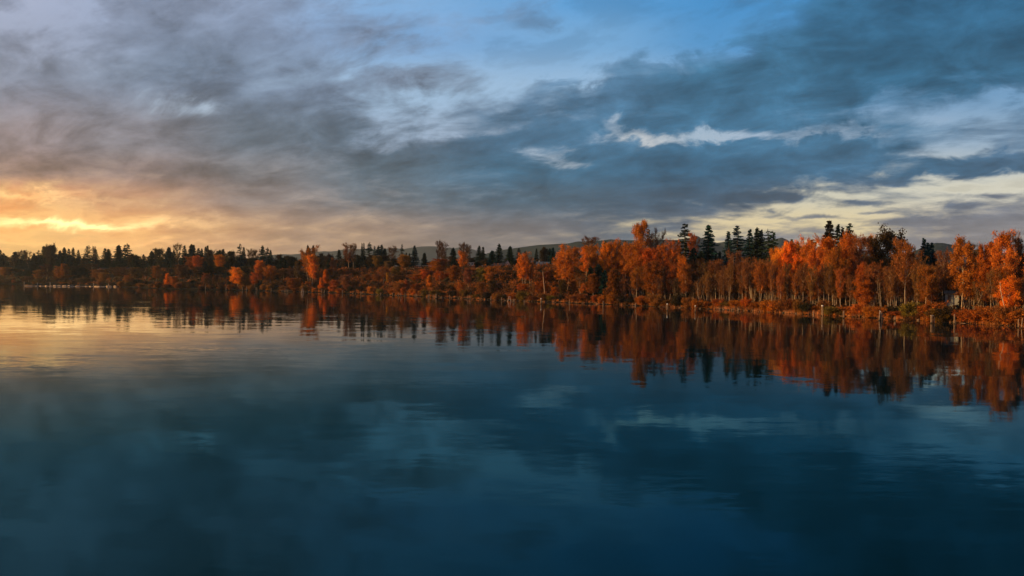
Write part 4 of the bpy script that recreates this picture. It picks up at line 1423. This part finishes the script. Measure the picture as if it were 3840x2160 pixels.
piling(2502, 1141, 1164, 4.0, 'white-tipped piling left of another off the bank below the ragged tall fir', cap=True)
piling(2607, 1148, 1171, 3.4, 'white-tipped piling out from the bank below the pointed far peak', cap=True)
piling(3050, 1168, 1192, 3.4, 'slim bent piling left of the white-capped pile pair', bend=0.10)
piling(3819, 1196, 1230, 3.6, 'straight piling right of the leaning trunk, second last on the bank')
piling(3831, 1192, 1231, 2.8, 'crooked leaning piling at the far right end of the bank', bend=-0.12, lean=0.25)


def label_piles():
    seg = {}
    for e in PILES:
        if not e['label']:
            i = 0
            while i < len(LAND) and LAND[i][0] < e['px']:
                i += 1
            seg.setdefault(i, []).append(e)
    ordn = ['first', 'second', 'third', 'fourth', 'fifth', 'sixth', 'seventh', 'eighth', 'ninth', 'tenth', 'eleventh', 'twelfth', 'thirteenth']
    for i, es in seg.items():
        es.sort(key=lambda e: e['px'])
        A = LAND[i - 1][1] if i else None
        B = LAND[i][1] if i < len(LAND) else None
        for k, e in enumerate(es):
            if len(es) == 1:
                rel = 'in the water between %s and %s' % (A, B[4:])
            else:
                rel = 'in the water, %s right of %s' % (ordn[k], A)
            e['label'] = 'plain piling %s' % rel


label_piles()
for k, e in enumerate(PILES):
    x, y, h, r, cap, bend, lean = e['build']
    t = thing('piling', e['label'], 'piling', (x, y, 0), pr.uniform(-0.3, 0.3), group="pilings in the shallows")
    link('post', pile_geo(h, r, (lean, 0), bend, k).mesh('pile_post', WOOD, True), t)
    link('weed_band', weed_geo(r).mesh('weed_band', FOUL, True), t)
    if cap:
        link('cap', Geo().tube([(lean, 0, h - 0.10), (lean, 0, h + 0.12), (lean, 0, h + 0.40)], [r * 1.35, r * 1.25, r * 0.25], 9).mesh('white_cap', WHITE, True), t)


def pile_group(name, cat, label, wy, piles, extra=None):
    """several piles bound into one dolphin: piles = (px, top y, lean x in m, r)"""
    cx = sum(p[0] for p in piles) / len(piles)
    X, Y, d = place_px(cx, wy)
    t = thing(name, label, cat, (X, Y, 0))
    k = d / F_PX
    tops = []
    for i, (px, top, lean, r) in enumerate(piles):
        h = z_at(px, top, X, Y)
        ox = (px - cx) * k
        oy = (i % 2) * 0.35
        g = pile_geo(h, r, (lean, 0), 0.0, i + int(px))
        o = link('pile', g.mesh('pile', WOOD, True), t, (ox, oy, 0))
        link('weed_band', weed_geo(r).mesh('weed_band', FOUL, True), o)
        tops.append((ox + lean, oy, h))
    return t, tops, (X, Y, d)


def aframe(px, top, wy, half_px, label, brace=True):
    X, Y, d = place_px(px, wy)
    k = d / F_PX
    h = z_at(px, top, X, Y)
    b = half_px * k
    t = thing('leaning_pilings', label, 'pilings', (X, Y, 0))
    for sg in (-1, 1):
        link('pile', Geo().tube([(sg * b * 1.25, 0, -2), (sg * b, 0, 0), (sg * b * 0.30, 0, h)], [0.16, 0.15, 0.12], 8).mesh('pile', WOOD_PALE, True), t)
    link('cross_beam', Geo().box(-b * 0.75, b * 0.75, -0.30, -0.18, h * 0.42, h * 0.42 + 0.22).mesh('cross_beam', WOOD_PALE), t)
    link('cap_beam', Geo().box(-b * 0.5, b * 0.5, -0.16, 0.16, h - 0.02, h + 0.18).mesh('cap_beam', WOOD_PALE), t)
    if brace:
        link('float_ring', Geo().tube([(b * 0.95 * math.cos(a), -0.35, 0.42 + b * 0.55 * math.sin(a)) for a in [q * math.pi / 6 for q in range(13)]], [0.16] * 13, 6, False).mesh('float_ring', WOOD_PALE, True), t)
    return t


aframe(1134, 1083, 1098.5, 4.5, 'lone pale A-frame of leaning pilings with a ring at its foot')
aframe(1910, 1112, 1131, 6.0, 'tall A-frame of two leaning pilings below the gabled house', brace=False)
aframe(491, 1063, 1076.5, 3.0, 'small framed post that closes the right end of the log boom', brace=False)

t, tops, _ = pile_group('piling_pair', 'piling pair', 'pair of pilings joined under one flat white cap below the three tall firs', 1184.5, [(3081, 1148, 0.10, 0.16), (3087, 1148, -0.05, 0.16)])
link('cap', Geo().tube([(tops[0][0] * 0.5 + tops[1][0] * 0.5, 0.15, tops[0][2] - 0.05), (tops[0][0] * 0.5 + tops[1][0] * 0.5, 0.15, tops[0][2] + 0.28), (0.03, 0.15, tops[0][2] + 0.36)], [0.42, 0.40, 0.22], 10).mesh('white_cap', WHITE, True), t)
pile_group('piling_pair', 'piling pair', 'pair of bare straight pilings in front of a rounded orange shrub', 1194, [(3162, 1165, 0.04, 0.15), (3166.5, 1165, -0.02, 0.15)])
t3, tops3, pos3 = pile_group('piling_cluster', 'piling cluster', 'cluster of dark pilings with a white gull perched on top', 1202, [(3297, 1176, 0.22, 0.2), (3302, 1170, 0.05, 0.2), (3307, 1172, -0.15, 0.2), (3310, 1178, -0.2, 0.18)])
pile_group('piling_pair', 'piling pair', 'pair of short pilings between the gull-topped cluster and three capped piles', 1203, [(3354, 1186, 0.0, 0.13), (3359, 1187, 0.0, 0.13)])
t, tops, _ = pile_group('piling_cluster', 'piling cluster', 'three close pilings under a pale plank cap left of the grey shed', 1213, [(3492, 1181, 0.0, 0.16), (3497, 1184, 0.02, 0.16), (3502, 1188, 0.04, 0.12)])
link('cap', Geo().box(tops[0][0] + 0.05, tops[1][0] + 0.28, -0.20, 0.50, tops[1][2] - 0.06, tops[1][2] + 0.16).mesh('plank_cap', WOOD_PALE), t)
pile_group('piling_pair', 'piling pair', 'tall pair of leaning pilings below the grey shed', 1214.5, [(3579, 1178, 0.0, 0.17), (3585, 1178, -0.25, 0.17)])
LBL_ROOT = [0]


def gull(px, X, Y, z, rz, label):
    t = thing('gull', label, 'gull', (X, Y, z), rz)
    body = Geo().tube([(-0.30, 0, 0.14), (-0.20, 0, 0.17), (-0.08, 0, 0.22), (0.06, 0, 0.27), (0.13, 0, 0.34), (0.15, 0, 0.41), (0.19, 0, 0.44), (0.24, 0, 0.435), (0.31, 0, 0.42)],
                      [0.015, 0.05, 0.105, 0.115, 0.075, 0.055, 0.062, 0.04, 0.008], 10)
    link('body', body.mesh('gull_body', WHITE, True), t)
    for sg in (-1, 1):
        link('wing', Geo().tube([(0.10, sg * 0.095, 0.29), (-0.06, sg * 0.115, 0.25), (-0.22, sg * 0.07, 0.20), (-0.36, sg * 0.02, 0.17)], [0.03, 0.06, 0.04, 0.008], 6).mesh('gull_wing', GREY, True), t)
        link('leg', Geo().tube([(0.0, sg * 0.04, -0.04), (0.01, sg * 0.04, 0.18)], [0.012, 0.012], 4).mesh('gull_leg', WOOD, True), t)


GREY = simple_mat('grey_feathers', (0.42, 0.43, 0.45, 1), (0.34, 0.35, 0.37, 1), 6.0, 0.7)
gull(3302, pos3[0] + tops3[1][0], pos3[1] + tops3[1][1], tops3[1][2] - 0.04, 2.6, 'white gull standing on the highest pile of the dark cluster')
gull(3298, pos3[0] + tops3[0][0], pos3[1] + tops3[0][1], tops3[0][2] - 0.08, 0.6, 'white gull on the lower left pile of the dark cluster')

# ------------------------------------------------------------------ the log boom, far left
PALE_LOG = simple_mat('peeled_log', (0.58, 0.40, 0.28, 1), (0.38, 0.25, 0.17, 1), 0.6, 0.8, stretch=(0.6, 3, 3))
WARM = simple_mat('sun_tinted_float', (0.80, 0.40, 0.16, 1), (0.62, 0.28, 0.10, 1), 1.2, 0.5)  # orange of the low sun put into the wood colour of both floats
WY = lambda px: 1073.0 + (px - 90) * 0.0072


def boom_post(px, top, label):
    x, y, d = place_px(px, WY(px) + 0.8)
    t = thing('boom_post', label, 'mooring post', (x, y, 0), group='posts of the log boom')
    h = z_at(px, top, x, y)
    link('post', pile_geo(h, 0.24, (0, 0), 0, int(px)).mesh('pile_post', WOOD_PALE, True), t)
    link('weed_band', weed_geo(0.24).mesh('weed_band', FOUL, True), t)


boom_post(90.5, 1056, 'tall pale post at the left end of the log boom')
boom_post(140, 1060, 'pale post second from the left along the log boom')
boom_post(188, 1059, 'post with a knobbed top, third from the left on the log boom')
boom_post(351, 1062, 'thin post in the middle of the log boom right of the orange float')
boom_post(407, 1064, 'post among the pale logs near the right end of the log boom')


def boom_log(px0, px1, h_m, label, mat=PALE_LOG):
    px = 0.5 * (px0 + px1)
    x, y, d = place_px(px, WY(px))
    L = (px1 - px0) * d / F_PX
    r = h_m * 0.62
    n = 5
    g = Geo().tube([(-L / 2 + L * i / (n - 1), pr.uniform(-0.1, 0.1), r * 0.55 + pr.uniform(-0.05, 0.05)) for i in range(n)], [r * (0.85 + 0.3 * pr.random()) for _ in range(n)], 9)
    tag(link('floating_log', g.mesh('floating_log', mat, True), None, (x, y, 0)), label, 'floating log', 'logs of the boom')
    bpy.context.scene.collection.objects[-1].rotation_euler = (0, 0, pr.uniform(-0.75, -0.3))


for a in ((131, 141, 0.7, 'short pale log left of the second boom post'), (149, 157, 0.7, 'short pale log right of the second boom post'), (168, 179, 1.0, 'whitish log riding high left of the knobbed boom post'),
          (186, 196, 0.9, 'pale log at the foot of the knobbed boom post'), (200, 214, 1.3, 'thick pale log right of the knobbed boom post'), (215, 231, 1.2, 'thick pale log between two thick logs in the boom'),
          (233, 253, 1.1, 'long grey log left of the short blunt log'), (255, 265, 1.3, 'short blunt log in the boom'), (267, 277, 0.8, 'thin log left of the orange float'), (305, 315, 0.6, 'thin log just right of the orange float'),
          (318, 328, 0.7, 'small pale log between the orange float and the thin middle post'), (332, 346, 0.7, 'small pale log left of the thin middle post'), (352, 381, 0.8, 'longest pale log right of the thin middle post'),
          (358, 398, 0.6, 'low long log lying in front of the longest pale log'), (399, 408, 1.1, 'pale log left of the right boom post'), (409, 420, 1.1, 'pale log right of the right boom post'),
          (424, 441, 1.2, 'thick pale log left of the white log tip'), (447, 460, 0.6, 'thin low log near the framed end post'), (463, 472, 1.1, 'bright white log tip near the framed end post'), (476, 488, 0.6, 'last thin log before the framed end post')):
    boom_log(*a)


def float_raft(px0, px1, label, mast):
    px = 0.5 * (px0 + px1)
    x, y, d = place_px(px, WY(px))
    L = (px1 - px0) * d / F_PX
    t = thing('raft', label, 'raft', (x, y, 0))
    for k in range(2):
        link('float_log', Geo().tube([(-L / 2, 0, 0.1), (L / 2, 0, 0.1)], [0.42, 0.38], 9).mesh('float_log', WOOD_PALE, True), t, (0, -0.8 + 1.6 * k, 0))
    n = max(5, int(L / 0.9))
    pl = Geo().box(0.04, L / n - 0.04, -1.3, 1.3, 0.48, 0.62).mesh('deck_plank', WARM)
    for k in range(n):
        link('plank', pl, t, (-L / 2 + k * L / n, 0, 0.012 * (k % 3)))
    for k in range(2):
        link('crate', Geo().box(-L * 0.16, L * 0.16, -0.7, 0.7, 0.66, 1.55 - 0.3 * k).mesh('crate', WARM), t, (-L * 0.22 + k * L * 0.42, 0, 0))
    if mast:
        link('mast', Geo().tube([(0.8, 0, 0.6), (2.4, 0, 4.2)], [0.11, 0.07], 6).mesh('mast', WOOD_PALE, True), t)


float_raft(95, 123, 'orange lit raft beside the tall post at the left end of the boom', False)
float_raft(285, 300, 'small orange float with a slanting pole in the middle of the log boom', True)


def boom_chain():
    pts = [place_px(px, WY(px) - 0.6) for px in range(92, 492, 8)]
    x0, y0, _ = pts[0]
    g = Geo().tube([(p[0] - x0, p[1] - y0, 0.02 + 0.06 * math.sin(i * 1.7)) for i, p in enumerate(pts)], [0.27 + 0.05 * math.sin(i * 2.3) for i in range(len(pts))], 6)
    tag(link('boom_stick', g.mesh('boom_stick', PALE_LOG, True), None, (x0, y0, 0)), 'long low line of chained boom sticks that the pale logs lie against', 'log boom')


boom_chain()

# ------------------------------------------------------------------ houses on the bluff
PAINT = {'white': WHITE,
         'cream': simple_mat('cream_siding', (0.62, 0.52, 0.42, 1), (0.54, 0.45, 0.36, 1), 2.0, 0.8),
         'pink': simple_mat('pinkish_siding', (0.56, 0.42, 0.38, 1), (0.46, 0.34, 0.31, 1), 2.0, 0.8),
         'grey': simple_mat('grey_siding', (0.30, 0.31, 0.32, 1), (0.24, 0.25, 0.26, 1), 2.0, 0.8),
         'brown': simple_mat('brown_siding', (0.16, 0.10, 0.075, 1), (0.12, 0.075, 0.055, 1), 2.0, 0.8),
         'dark': simple_mat('dark_green_siding', (0.05, 0.06, 0.05, 1), (0.07, 0.08, 0.065, 1), 2.0, 0.8)}
ROOF = {'slate': simple_mat('blue_grey_roofing', (0.115, 0.14, 0.16, 1), (0.085, 0.105, 0.125, 1), 3.0, 0.75, stretch=(1, 4, 1)),
        'brown': simple_mat('brown_roofing', (0.12, 0.075, 0.055, 1), (0.085, 0.055, 0.042, 1), 3.0, 0.85, stretch=(1, 4, 1)),
        'pale': simple_mat('pale_roofing', (0.55, 0.50, 0.45, 1), (0.46, 0.41, 0.37, 1), 3.0, 0.75, stretch=(1, 4, 1)),
        'dark': simple_mat('dark_roofing', (0.05, 0.05, 0.05, 1), (0.075, 0.07, 0.065, 1), 3.0, 0.85)}
m_, b_, o_ = material('window_glass')
p_ = b_.n.new('ShaderNodeBsdfPrincipled')
p_.inputs['Base Color'].default_value = (0.015, 0.02, 0.025, 1)
p_.inputs['Roughness'].default_value = 0.08
b_.l.new(p_.outputs[0], o_.inputs[0])
GLASS = m_


def gable(w, d, z, rh, over=0.4, th=0.16, axis='x'):
    """a gable roof slab pair over a w x d body, ridge along x or y"""
    g = Geo()
    if axis == 'x':
        a, b = w / 2 + over, d / 2 + over
        k = rh / (d / 2)
        for sg in (-1, 1):
            y0, z0 = sg * b, z - k * over
            g.poly([(-a, y0, z0), (a, y0, z0), (a, 0, z + rh), (-a, 0, z + rh), (-a, y0, z0 + th), (a, y0, z0 + th), (a, 0, z + rh + th), (-a, 0, z + rh + th)],
                   [(0, 3, 2, 1), (4, 5, 6, 7), (0, 1, 5, 4), (2, 3, 7, 6), (1, 2, 6, 5), (3, 0, 4, 7)])
    else:
        a, b = d / 2 + over, w / 2 + over
        k = rh / (w / 2)
        for sg in (-1, 1):
            x0, z0 = sg * b, z - k * over
            g.poly([(x0, -a, z0), (x0, a, z0), (0, a, z + rh), (0, -a, z + rh), (x0, -a, z0 + th), (x0, a, z0 + th), (0, a, z + rh + th), (0, -a, z + rh + th)],
                   [(0, 3, 2, 1), (4, 5, 6, 7), (0, 1, 5, 4), (2, 3, 7, 6), (1, 2, 6, 5), (3, 0, 4, 7)])
    return g


def house(px, s, w, d, h, rh, wall, roof, axis, label, wins=(), door=None, chimney=None, rot=0.0, lift=0.0, name='house'):
    x, y, dist = on_ray(px, s)
    z = gz(x, y) + lift
    t = thing(name, label, name, (x, y, z), math.atan2(-x, y) * 1.0 + rot)
    g = Geo().box(-w / 2, w / 2, -d / 2, d / 2, -1.5 - lift, h)
    if axis == 'x' and rh > 0:
        for sg in (-1, 1):
            g.poly([(sg * w / 2, -d / 2, h), (sg * w / 2, d / 2, h), (sg * w / 2, 0, h + rh)], [(0, 1, 2)])
    elif axis == 'y':
        for sg in (-1, 1):
            g.poly([(-w / 2, sg * d / 2, h), (w / 2, sg * d / 2, h), (0, sg * d / 2, h + rh)], [(0, 1, 2)])
    link('wall', g.mesh('house_wall', PAINT[wall]), t)
    if axis == 'flat':
        r = Geo().box(-w / 2 - 0.5, w / 2 + 0.5, -d / 2 - 0.6, d / 2 + 0.5, h + 0.003, h + 0.22)
    else:
        r = gable(w, d, h + 0.01, rh, axis=axis)
    ro = link('roof', r.mesh('house_roof', ROOF[roof]), t)
    if axis == 'flat':
        link('fascia', Geo().box(-w / 2 - 0.55, w / 2 + 0.55, -d / 2 - 0.72, -d / 2 - 0.605, h - 0.06, h + 0.26).mesh('roof_fascia', PAINT['cream']), ro)
    if chimney:
        link('chimney', Geo().box(chimney - 0.35, chimney + 0.35, 0.2, 0.9, h, h + rh + 0.9).mesh('chimney', PAINT['cream']), ro)
    for (x0, x1, z0, z1) in wins:
        f = Geo()
        yf = -d / 2 - 0.06
        for q in ((x0 - 0.12, x1 + 0.12, z1, z1 + 0.12), (x0 - 0.12, x1 + 0.12, z0 - 0.12, z0), (x0 - 0.12, x0, z0, z1), (x1, x1 + 0.12, z0, z1)):
            f.box(q[0], q[1], yf, -d / 2 - 0.003, q[2], q[3])
        fo = link('window', f.mesh('window_frame', WHITE), t)
        link('pane', Geo().box(x0, x1, -d / 2 - 0.03, -d / 2 - 0.003, z0, z1).mesh('window_pane', GLASS), fo)
    if door:
        link('door', Geo().box(door - 0.45, door + 0.45, -d / 2 - 0.05, -d / 2 - 0.003, 0.02, 2.1).mesh('house_door', PAINT['brown']), t)
    return t


house(1485, 66, 5.6, 6.0, 2.6, 1.6, 'white', 'pale', 'y', 'small white house with a low gable half hidden behind the broad olive orange tree', [(-2.0, -0.6, 0.9, 2.0), (0.6, 2.0, 0.9, 2.0)])
house(1593, 70, 13.0, 7.0, 3.2, 0.0, 'dark', 'dark', 'flat', 'long dark house with a flat pale-edged roof right of the spire fir', [(-5.5, -3.5, 0.9, 2.2), (-2.5, -0.5, 0.9, 2.2), (1.0, 3.4, 0.9, 2.2)], door=5.0)
house(1619, 67, 4.6, 6.0, 2.9, 1.7, 'pink', 'brown', 'y', 'pinkish gabled house at the right end of the long flat house', [(-1.4, -0.3, 1.0, 2.3), (0.4, 1.5, 1.0, 2.3)])
dk = house(1765, 68, 4.8, 6.0, 4.6, 0.0, 'cream', 'dark', 'flat', 'two-storey deck house with pale posts right of the ragged orange tree', [(-1.9, -0.5, 3.2, 4.2), (0.4, 1.8, 3.2, 4.2), (-1.4, 1.4, 0.5, 1.9)])
link('deck', Geo().box(-3.0, 3.0, -5.2, -3.02, 2.35, 2.6).mesh('deck_floor', PAINT['cream']), dk)
for q in (-2.6, 0.0, 2.6):
    link('deck_post', Geo().box(-0.1, 0.1, -5.0, -4.8, -1.0, 2.345).mesh('deck_post', PAINT['cream']), dk, (q, 0, 0))
house(1817, 64, 4.0, 3.0, 2.0, 0.0, 'white', 'pale', 'flat', 'low white sunroom with a row of window panes left of the gabled house', [(-1.8, -1.05, 0.5, 1.6), (-0.85, -0.1, 0.5, 1.6), (0.1, 0.85, 0.5, 1.6), (1.05, 1.8, 0.5, 1.6)])
gb = house(1902, 66, 3.4, 7.0, 3.2, 2.6, 'pink', 'pale', 'y', 'gabled house with a steep pinkish front and a long low brown wing', [(-1.1, 1.1, 0.5, 2.4)])
link('wing', Geo().box(-12.0, -1.74, -1.0, 4.0, -1.5, 2.0).mesh('house_wing', PAINT['brown']), gb)
link('wing_roof', Geo().poly([(-12.6, -1.6, 1.7), (-1.72, -1.6, 2.05), (-1.72, 1.5, 4.2), (-10.0, 1.5, 3.3), (-12.6, 4.4, 1.7), (-1.72, 4.4, 2.05)], [(0, 1, 2, 3), (3, 2, 5, 4), (0, 3, 4)]).mesh('wing_roof', ROOF['brown']), gb)
house(1850, 62, 2.2, 2.0, 1.9, 0.5, 'brown', 'pale', 'y', 'tiny dark shed at the left end of the brown house wing', door=0.3, name='shed')
bn = house(2036, 66, 9.0, 7.0, 2.3, 1.7, 'grey', 'slate', 'x', 'blue-grey bungalow with a broad hipped roof and chimney', [(-3.6, -2.4, 0.5, 1.7), (-1.6, -0.4, 0.5, 1.7), (1.4, 2.4, 0.3, 1.8)], door=0.4, chimney=-2.6)
link('carport_roof', Geo().box(4.95, 8.6, -2.8, 2.5, 1.75, 1.95).mesh('carport_roof', ROOF['slate']), bn)
for q in (5.3, 8.2):
    link('carport_post', Geo().box(-0.08, 0.08, -2.6, -2.44, -1.0, 1.745).mesh('carport_post', WHITE), bn, (q, 0, 0))
house(2086, 64, 5.4, 5.0, 1.5, 1.0, 'cream', 'pale', 'x', 'pale-roofed house half hidden by the wide orange tree', [(-1.9, -0.8, 0.3, 1.1), (0.4, 1.5, 0.3, 1.1)])
house(2160, 66, 4.4, 5.0, 2.8, 1.0, 'brown', 'brown', 'x', 'brown house with a small white window right of the wide orange tree', [(0.8, 1.5, 0.7, 1.9), (-1.8, -0.9, 1.4, 2.0)])
house(481, 62, 8.0, 6.0, 2.4, 1.5, 'grey', 'brown', 'x', 'dim brown-roofed house in the dark trees above the framed boom post', [(-2.6, -1.4, 0.8, 1.8), (1.2, 2.4, 0.8, 1.8)])
house(573, 62, 6.0, 6.0, 3.0, 1.6, 'cream', 'dark', 'y', 'dim cream house with a dark gable above the bank right of the boom', [(-1.6, -0.6, 0.9, 2.0), (0.6, 1.6, 0.9, 2.0)])
house(382, 62, 11.0, 6.0, 2.3, 1.3, 'grey', 'dark', 'x', 'dim long low house under the dark conifers above the log boom', [(-3.6, -2.2, 0.8, 1.7), (0.6, 2.0, 0.8, 1.7)])
house(6, 62, 7.0, 6.0, 2.6, 1.5, 'cream', 'pale', 'x', 'pale house at the left end of the bank', [(-2.0, -0.9, 0.8, 1.8), (1.0, 2.1, 0.8, 1.8)])
house(1118, 66, 9.0, 6.5, 2.8, 1.5, 'cream', 'dark', 'x', 'dark-roofed house with pale eaves left of the tall bank tree', [(-3.0, -1.6, 0.9, 2.0), (1.4, 2.8, 0.9, 2.0)])
house(3571, 26, 4.2, 5.0, 2.6, 0.9, 'grey', 'brown', 'x', 'grey shed glimpsed through the gap between two orange trees', [(0.9, 1.5, 1.2, 1.8)], door=-0.8, name='shed', lift=3.0)


def bluff_wall():
    pts = []
    for px in range(1722, 2128, 12):
        x, y, d = on_ray(px, 58.5)
        pts.append((x, y, gz(x, y)))
    x0, y0, z0 = pts[0]
    g = Geo()
    for i, (x, y, z) in enumerate(pts):
        d = math.hypot(x, y)
        for r, zz in ((-0.25, -0.8), (-0.25, 0.75), (0.25, 0.75), (0.25, -0.8)):
            g.v.append((x + x / d * r - x0, y + y / d * r - y0, z + zz - z0))
    for i in range(len(pts) - 1):
        for k in range(4):
            a, b = i * 4 + k, i * 4 + (k + 1) % 4
            g.f.append((a, b, b + 4, a + 4))
    g.f += [(3, 2, 1, 0), tuple(4 * (len(pts) - 1) + k for k in range(4))]
    tag(link('garden_wall', g.mesh('garden_wall', PAINT['brown']), None, (x0, y0, z0)), 'low brown garden wall along the bluff edge below the houses', 'garden wall')


bluff_wall()


def railing():
    p = [on_ray(px, 61) for px in (1502, 1568)]
    (xa, ya, _), (xb, yb, _) = p
    t = thing('railing', 'thin railing along the bluff edge left of the long flat house', 'railing', (xa, ya, gz(xa, ya)))
    n = 9
    pts = []
    for i in range(n):
        x, y = xa + (xb - xa) * i / (n - 1), ya + (yb - ya) * i / (n - 1)
        pts.append((x - xa, y - ya, gz(x, y) - gz(xa, ya)))
    pm = Geo().box(-0.05, 0.05, -0.05, 0.05, -0.3, 1.1).mesh('railing_post', PAINT['cream'])
    for q in pts:
        link('post', pm, t, q)
    for k in (0.55, 1.12):
        link('rail', Geo().tube([(q[0], q[1], q[2] + k) for q in pts], [0.045] * n, 4).mesh('rail', PAINT['cream']), t)


railing()

# ------------------------------------------------------------------ single trunks, boulders and driftwood
STONE = simple_mat('bank_stone', (0.20, 0.145, 0.11, 1), (0.10, 0.075, 0.06, 1), 1.5, 0.9, bump=0.4)
EARTHY = simple_mat('wet_stone', (0.085, 0.065, 0.05, 1), (0.05, 0.04, 0.032, 1), 1.5, 0.7, bump=0.4)


def leaning_trunk():
    x, y, d = place_px(3794, 1221)
    k = d / F_PX
    top = ((3762 - 3794) * k, 1.0, z_at(3762, 1057, x, y))
    t = thing('bare_tree', 'pale bare trunk curving up left from the waterline in front of a vivid orange tree', 'bare tree', (x, y, 0))
    pts, rad = [], []
    for i in range(9):
        u = i / 8
        pts.append((top[0] * (1 - (1 - u) ** 1.7), top[1] * u, -0.4 + (top[2] + 0.4) * u))
        rad.append(0.21 * (1 - 0.72 * u))
    link('trunk', Geo().tube(pts, rad, 8).mesh('leaning_trunk', PALE_LOG, True), t)
    for u, dx_, dz_ in ((0.72, 0.9, 1.5), (0.85, -0.5, 1.2)):
        q = Vector(pts[int(u * 8)])
        link('branch', Geo().tube([q, q + Vector((dx_ * 0.5, 0.1, dz_ * 0.6)), q + Vector((dx_, 0.3, dz_))], [0.06, 0.045, 0.02], 5).mesh('branch', PALE_LOG, True), t)


def snag():
    x, y, d = on_ray(2044, 10)
    z = gz(x, y)
    h = z_at(2037, 1018, x, y) - z
    t = thing('dead_tree', 'pale dead trunk, straight and leaning slightly left, below the blue-grey bungalow', 'dead tree', (x, y, z))
    link('trunk', Geo().tube([(0, 0, -0.5), (-0.35, 0, h * 0.35), (-0.9, 0, h * 0.7), (-1.3, 0, h)], [0.24, 0.2, 0.16, 0.09], 7).mesh('dead_trunk', PALE_LOG, True), t)
    link('stub', Geo().tube([(-0.6, 0, h * 0.5), (-0.1, 0.1, h * 0.56)], [0.06, 0.03], 5).mesh('branch_stub', PALE_LOG, True), t)


leaning_trunk()
snag()


def boulder_mesh(seed):
    rng = np.random.RandomState(seed)
    import bmesh
    bm = bmesh.new()
    bmesh.ops.create_icosphere(bm, subdivisions=2, radius=1.0)
    ph = rng.rand(6) * 6
    for v in bm.verts:
        p = v.co
        k = 1 + 0.22 * math.sin(2.3 * p.x + ph[0]) * math.cos(2.9 * p.y + ph[1]) + 0.16 * math.sin(4.1 * p.z + 3.3 * p.x + ph[2]) + rng.normal() * 0.04
        v.co = Vector((p.x * k, p.y * k, p.z * k * 0.72))
    me = bpy.data.meshes.new('boulder')
    bm.to_mesh(me)
    bm.free()
    me.materials.append(STONE if seed % 3 else EARTHY)
    return me


BM = [boulder_mesh(i) for i in range(6)]
ROCKS = []
for px, s_, r in ((2450, 0.3, 0.6), (2478, 0.4, 0.8), (2492, 1.2, 0.6), (2512, 0.5, 0.9), (2545, 0.9, 0.8), (2560, 0.2, 0.6), (2577, 0.8, 1.1), (2592, 0.3, 0.5), (2630, 0.4, 0.5), (2662, 0.3, 0.6), (2700, 0.4, 0.7), (2718, 0.6, 0.9),
                  (2742, 0.3, 0.8), (2760, 0.5, 1.0), (2778, 0.7, 1.2), (2800, 0.3, 0.9), (2822, 0.8, 0.8), (2846, 0.2, 0.6), (2868, 0.8, 1.1), (2892, 0.4, 0.9), (2915, 0.9, 1.2), (2936, 0.3, 0.8), (2958, 0.6, 0.9), (2985, 0.3, 0.7),
                  (3012, 0.5, 0.9), (3036, 0.3, 0.6), (3108, 0.2, 0.5), (3196, 0.1, 0.5), (3390, 0.3, 0.7), (3447, 0.2, 0.6), (2120, 0.3, 0.8), (2082, 0.3, 0.6), (1655, 0.2, 1.0), (1990, 0.4, 0.7)):
    ROCKS.append(dict(px=px, s=s_, r=r, label=None, look='boulder', tier=''))
for k, e in enumerate(ROCKS):
    e['px'] += pr.uniform(-7, 7)
    e['r'] *= pr.choice((0.55, 0.7, 0.85, 1.0))
    e['look'] = ('small brown boulder' if e['r'] < 0.75 else 'large brown boulder') if k % 3 and k % 6 != 3 else ('small dark boulder' if e['r'] < 0.75 else 'large dark boulder')
segs = {}
for e in ROCKS:
    i = 0
    while i < len(LAND) and LAND[i][0] < e['px']:
        i += 1
    segs.setdefault((e['look'], i), []).append(e)
for (lk, i), es in segs.items():
    for k, e in enumerate(es):
        A, B = LAND[i - 1][1], LAND[i][1]
        n = len(es)
        pos = 'leftmost' if k == 0 else ('rightmost' if k == n - 1 else ('middle' if n == 3 else ['', 'second', 'third', 'fourth', 'fifth'][k]))
        e['label'] = '%s of the %ss at the waterline right of %s' % (pos, lk, A) if n > 1 else '%s at the waterline between %s and %s' % (lk, A, B)
for k, e in enumerate(ROCKS):
    x, y, d = on_ray(e['px'], e['s'])
    o = link('boulder', BM[k % 6], None, (x, y, gz(x, y) + 0.15 * e['r']))
    o.scale = (e['r'], e['r'] * pr.uniform(0.8, 1.2), e['r'] * pr.uniform(0.8, 1.1))
    o.rotation_euler = (pr.uniform(-0.3, 0.3), pr.uniform(-0.3, 0.3), pr.uniform(0, 6))
    tag(o, e['label'], 'boulder', 'boulders along the bank')

for px, wy, L, rz, lab in ((3600, 1214, 2.6, 0.1, 'short lit drift log at the waterline right of the tall pile pair'), (3612, 1212.5, 1.6, -0.5, 'stubby drift log behind the short lit log'),
                           (3660, 1216.5, 3.4, 0.05, 'long drift log at the waterline below the grey leafless tree'), (3805, 1224, 1.6, -0.3, 'drift log stub at the foot of the leaning trunk'),
                           (2420, 1150, 4.6, 0.0, 'pale drift log on the shore between two plain pilings'), (2575, 1163, 4.0, 0.3, 'bright drift log on the rocks between the two white-tipped pilings'),
                           (2075, 1139, 3.2, 0.1, 'grey drift log on the shore below the pale-roofed house')):
    x, y, d = place_px(px, wy)
    g = Geo().tube([(-L / 2, 0, 0.1), (-L / 6, 0.06, 0.16), (L / 6, -0.04, 0.2), (L / 2, 0.05, 0.30)], [0.2, 0.19, 0.17, 0.12], 8)
    o = tag(link('drift_log', g.mesh('drift_log', PALE_LOG, True), None, (x, y, gz(x, y) + 0.05)), lab, 'drift log', 'drift logs on the bank')
    o.rotation_euler = (0, 0, rz)
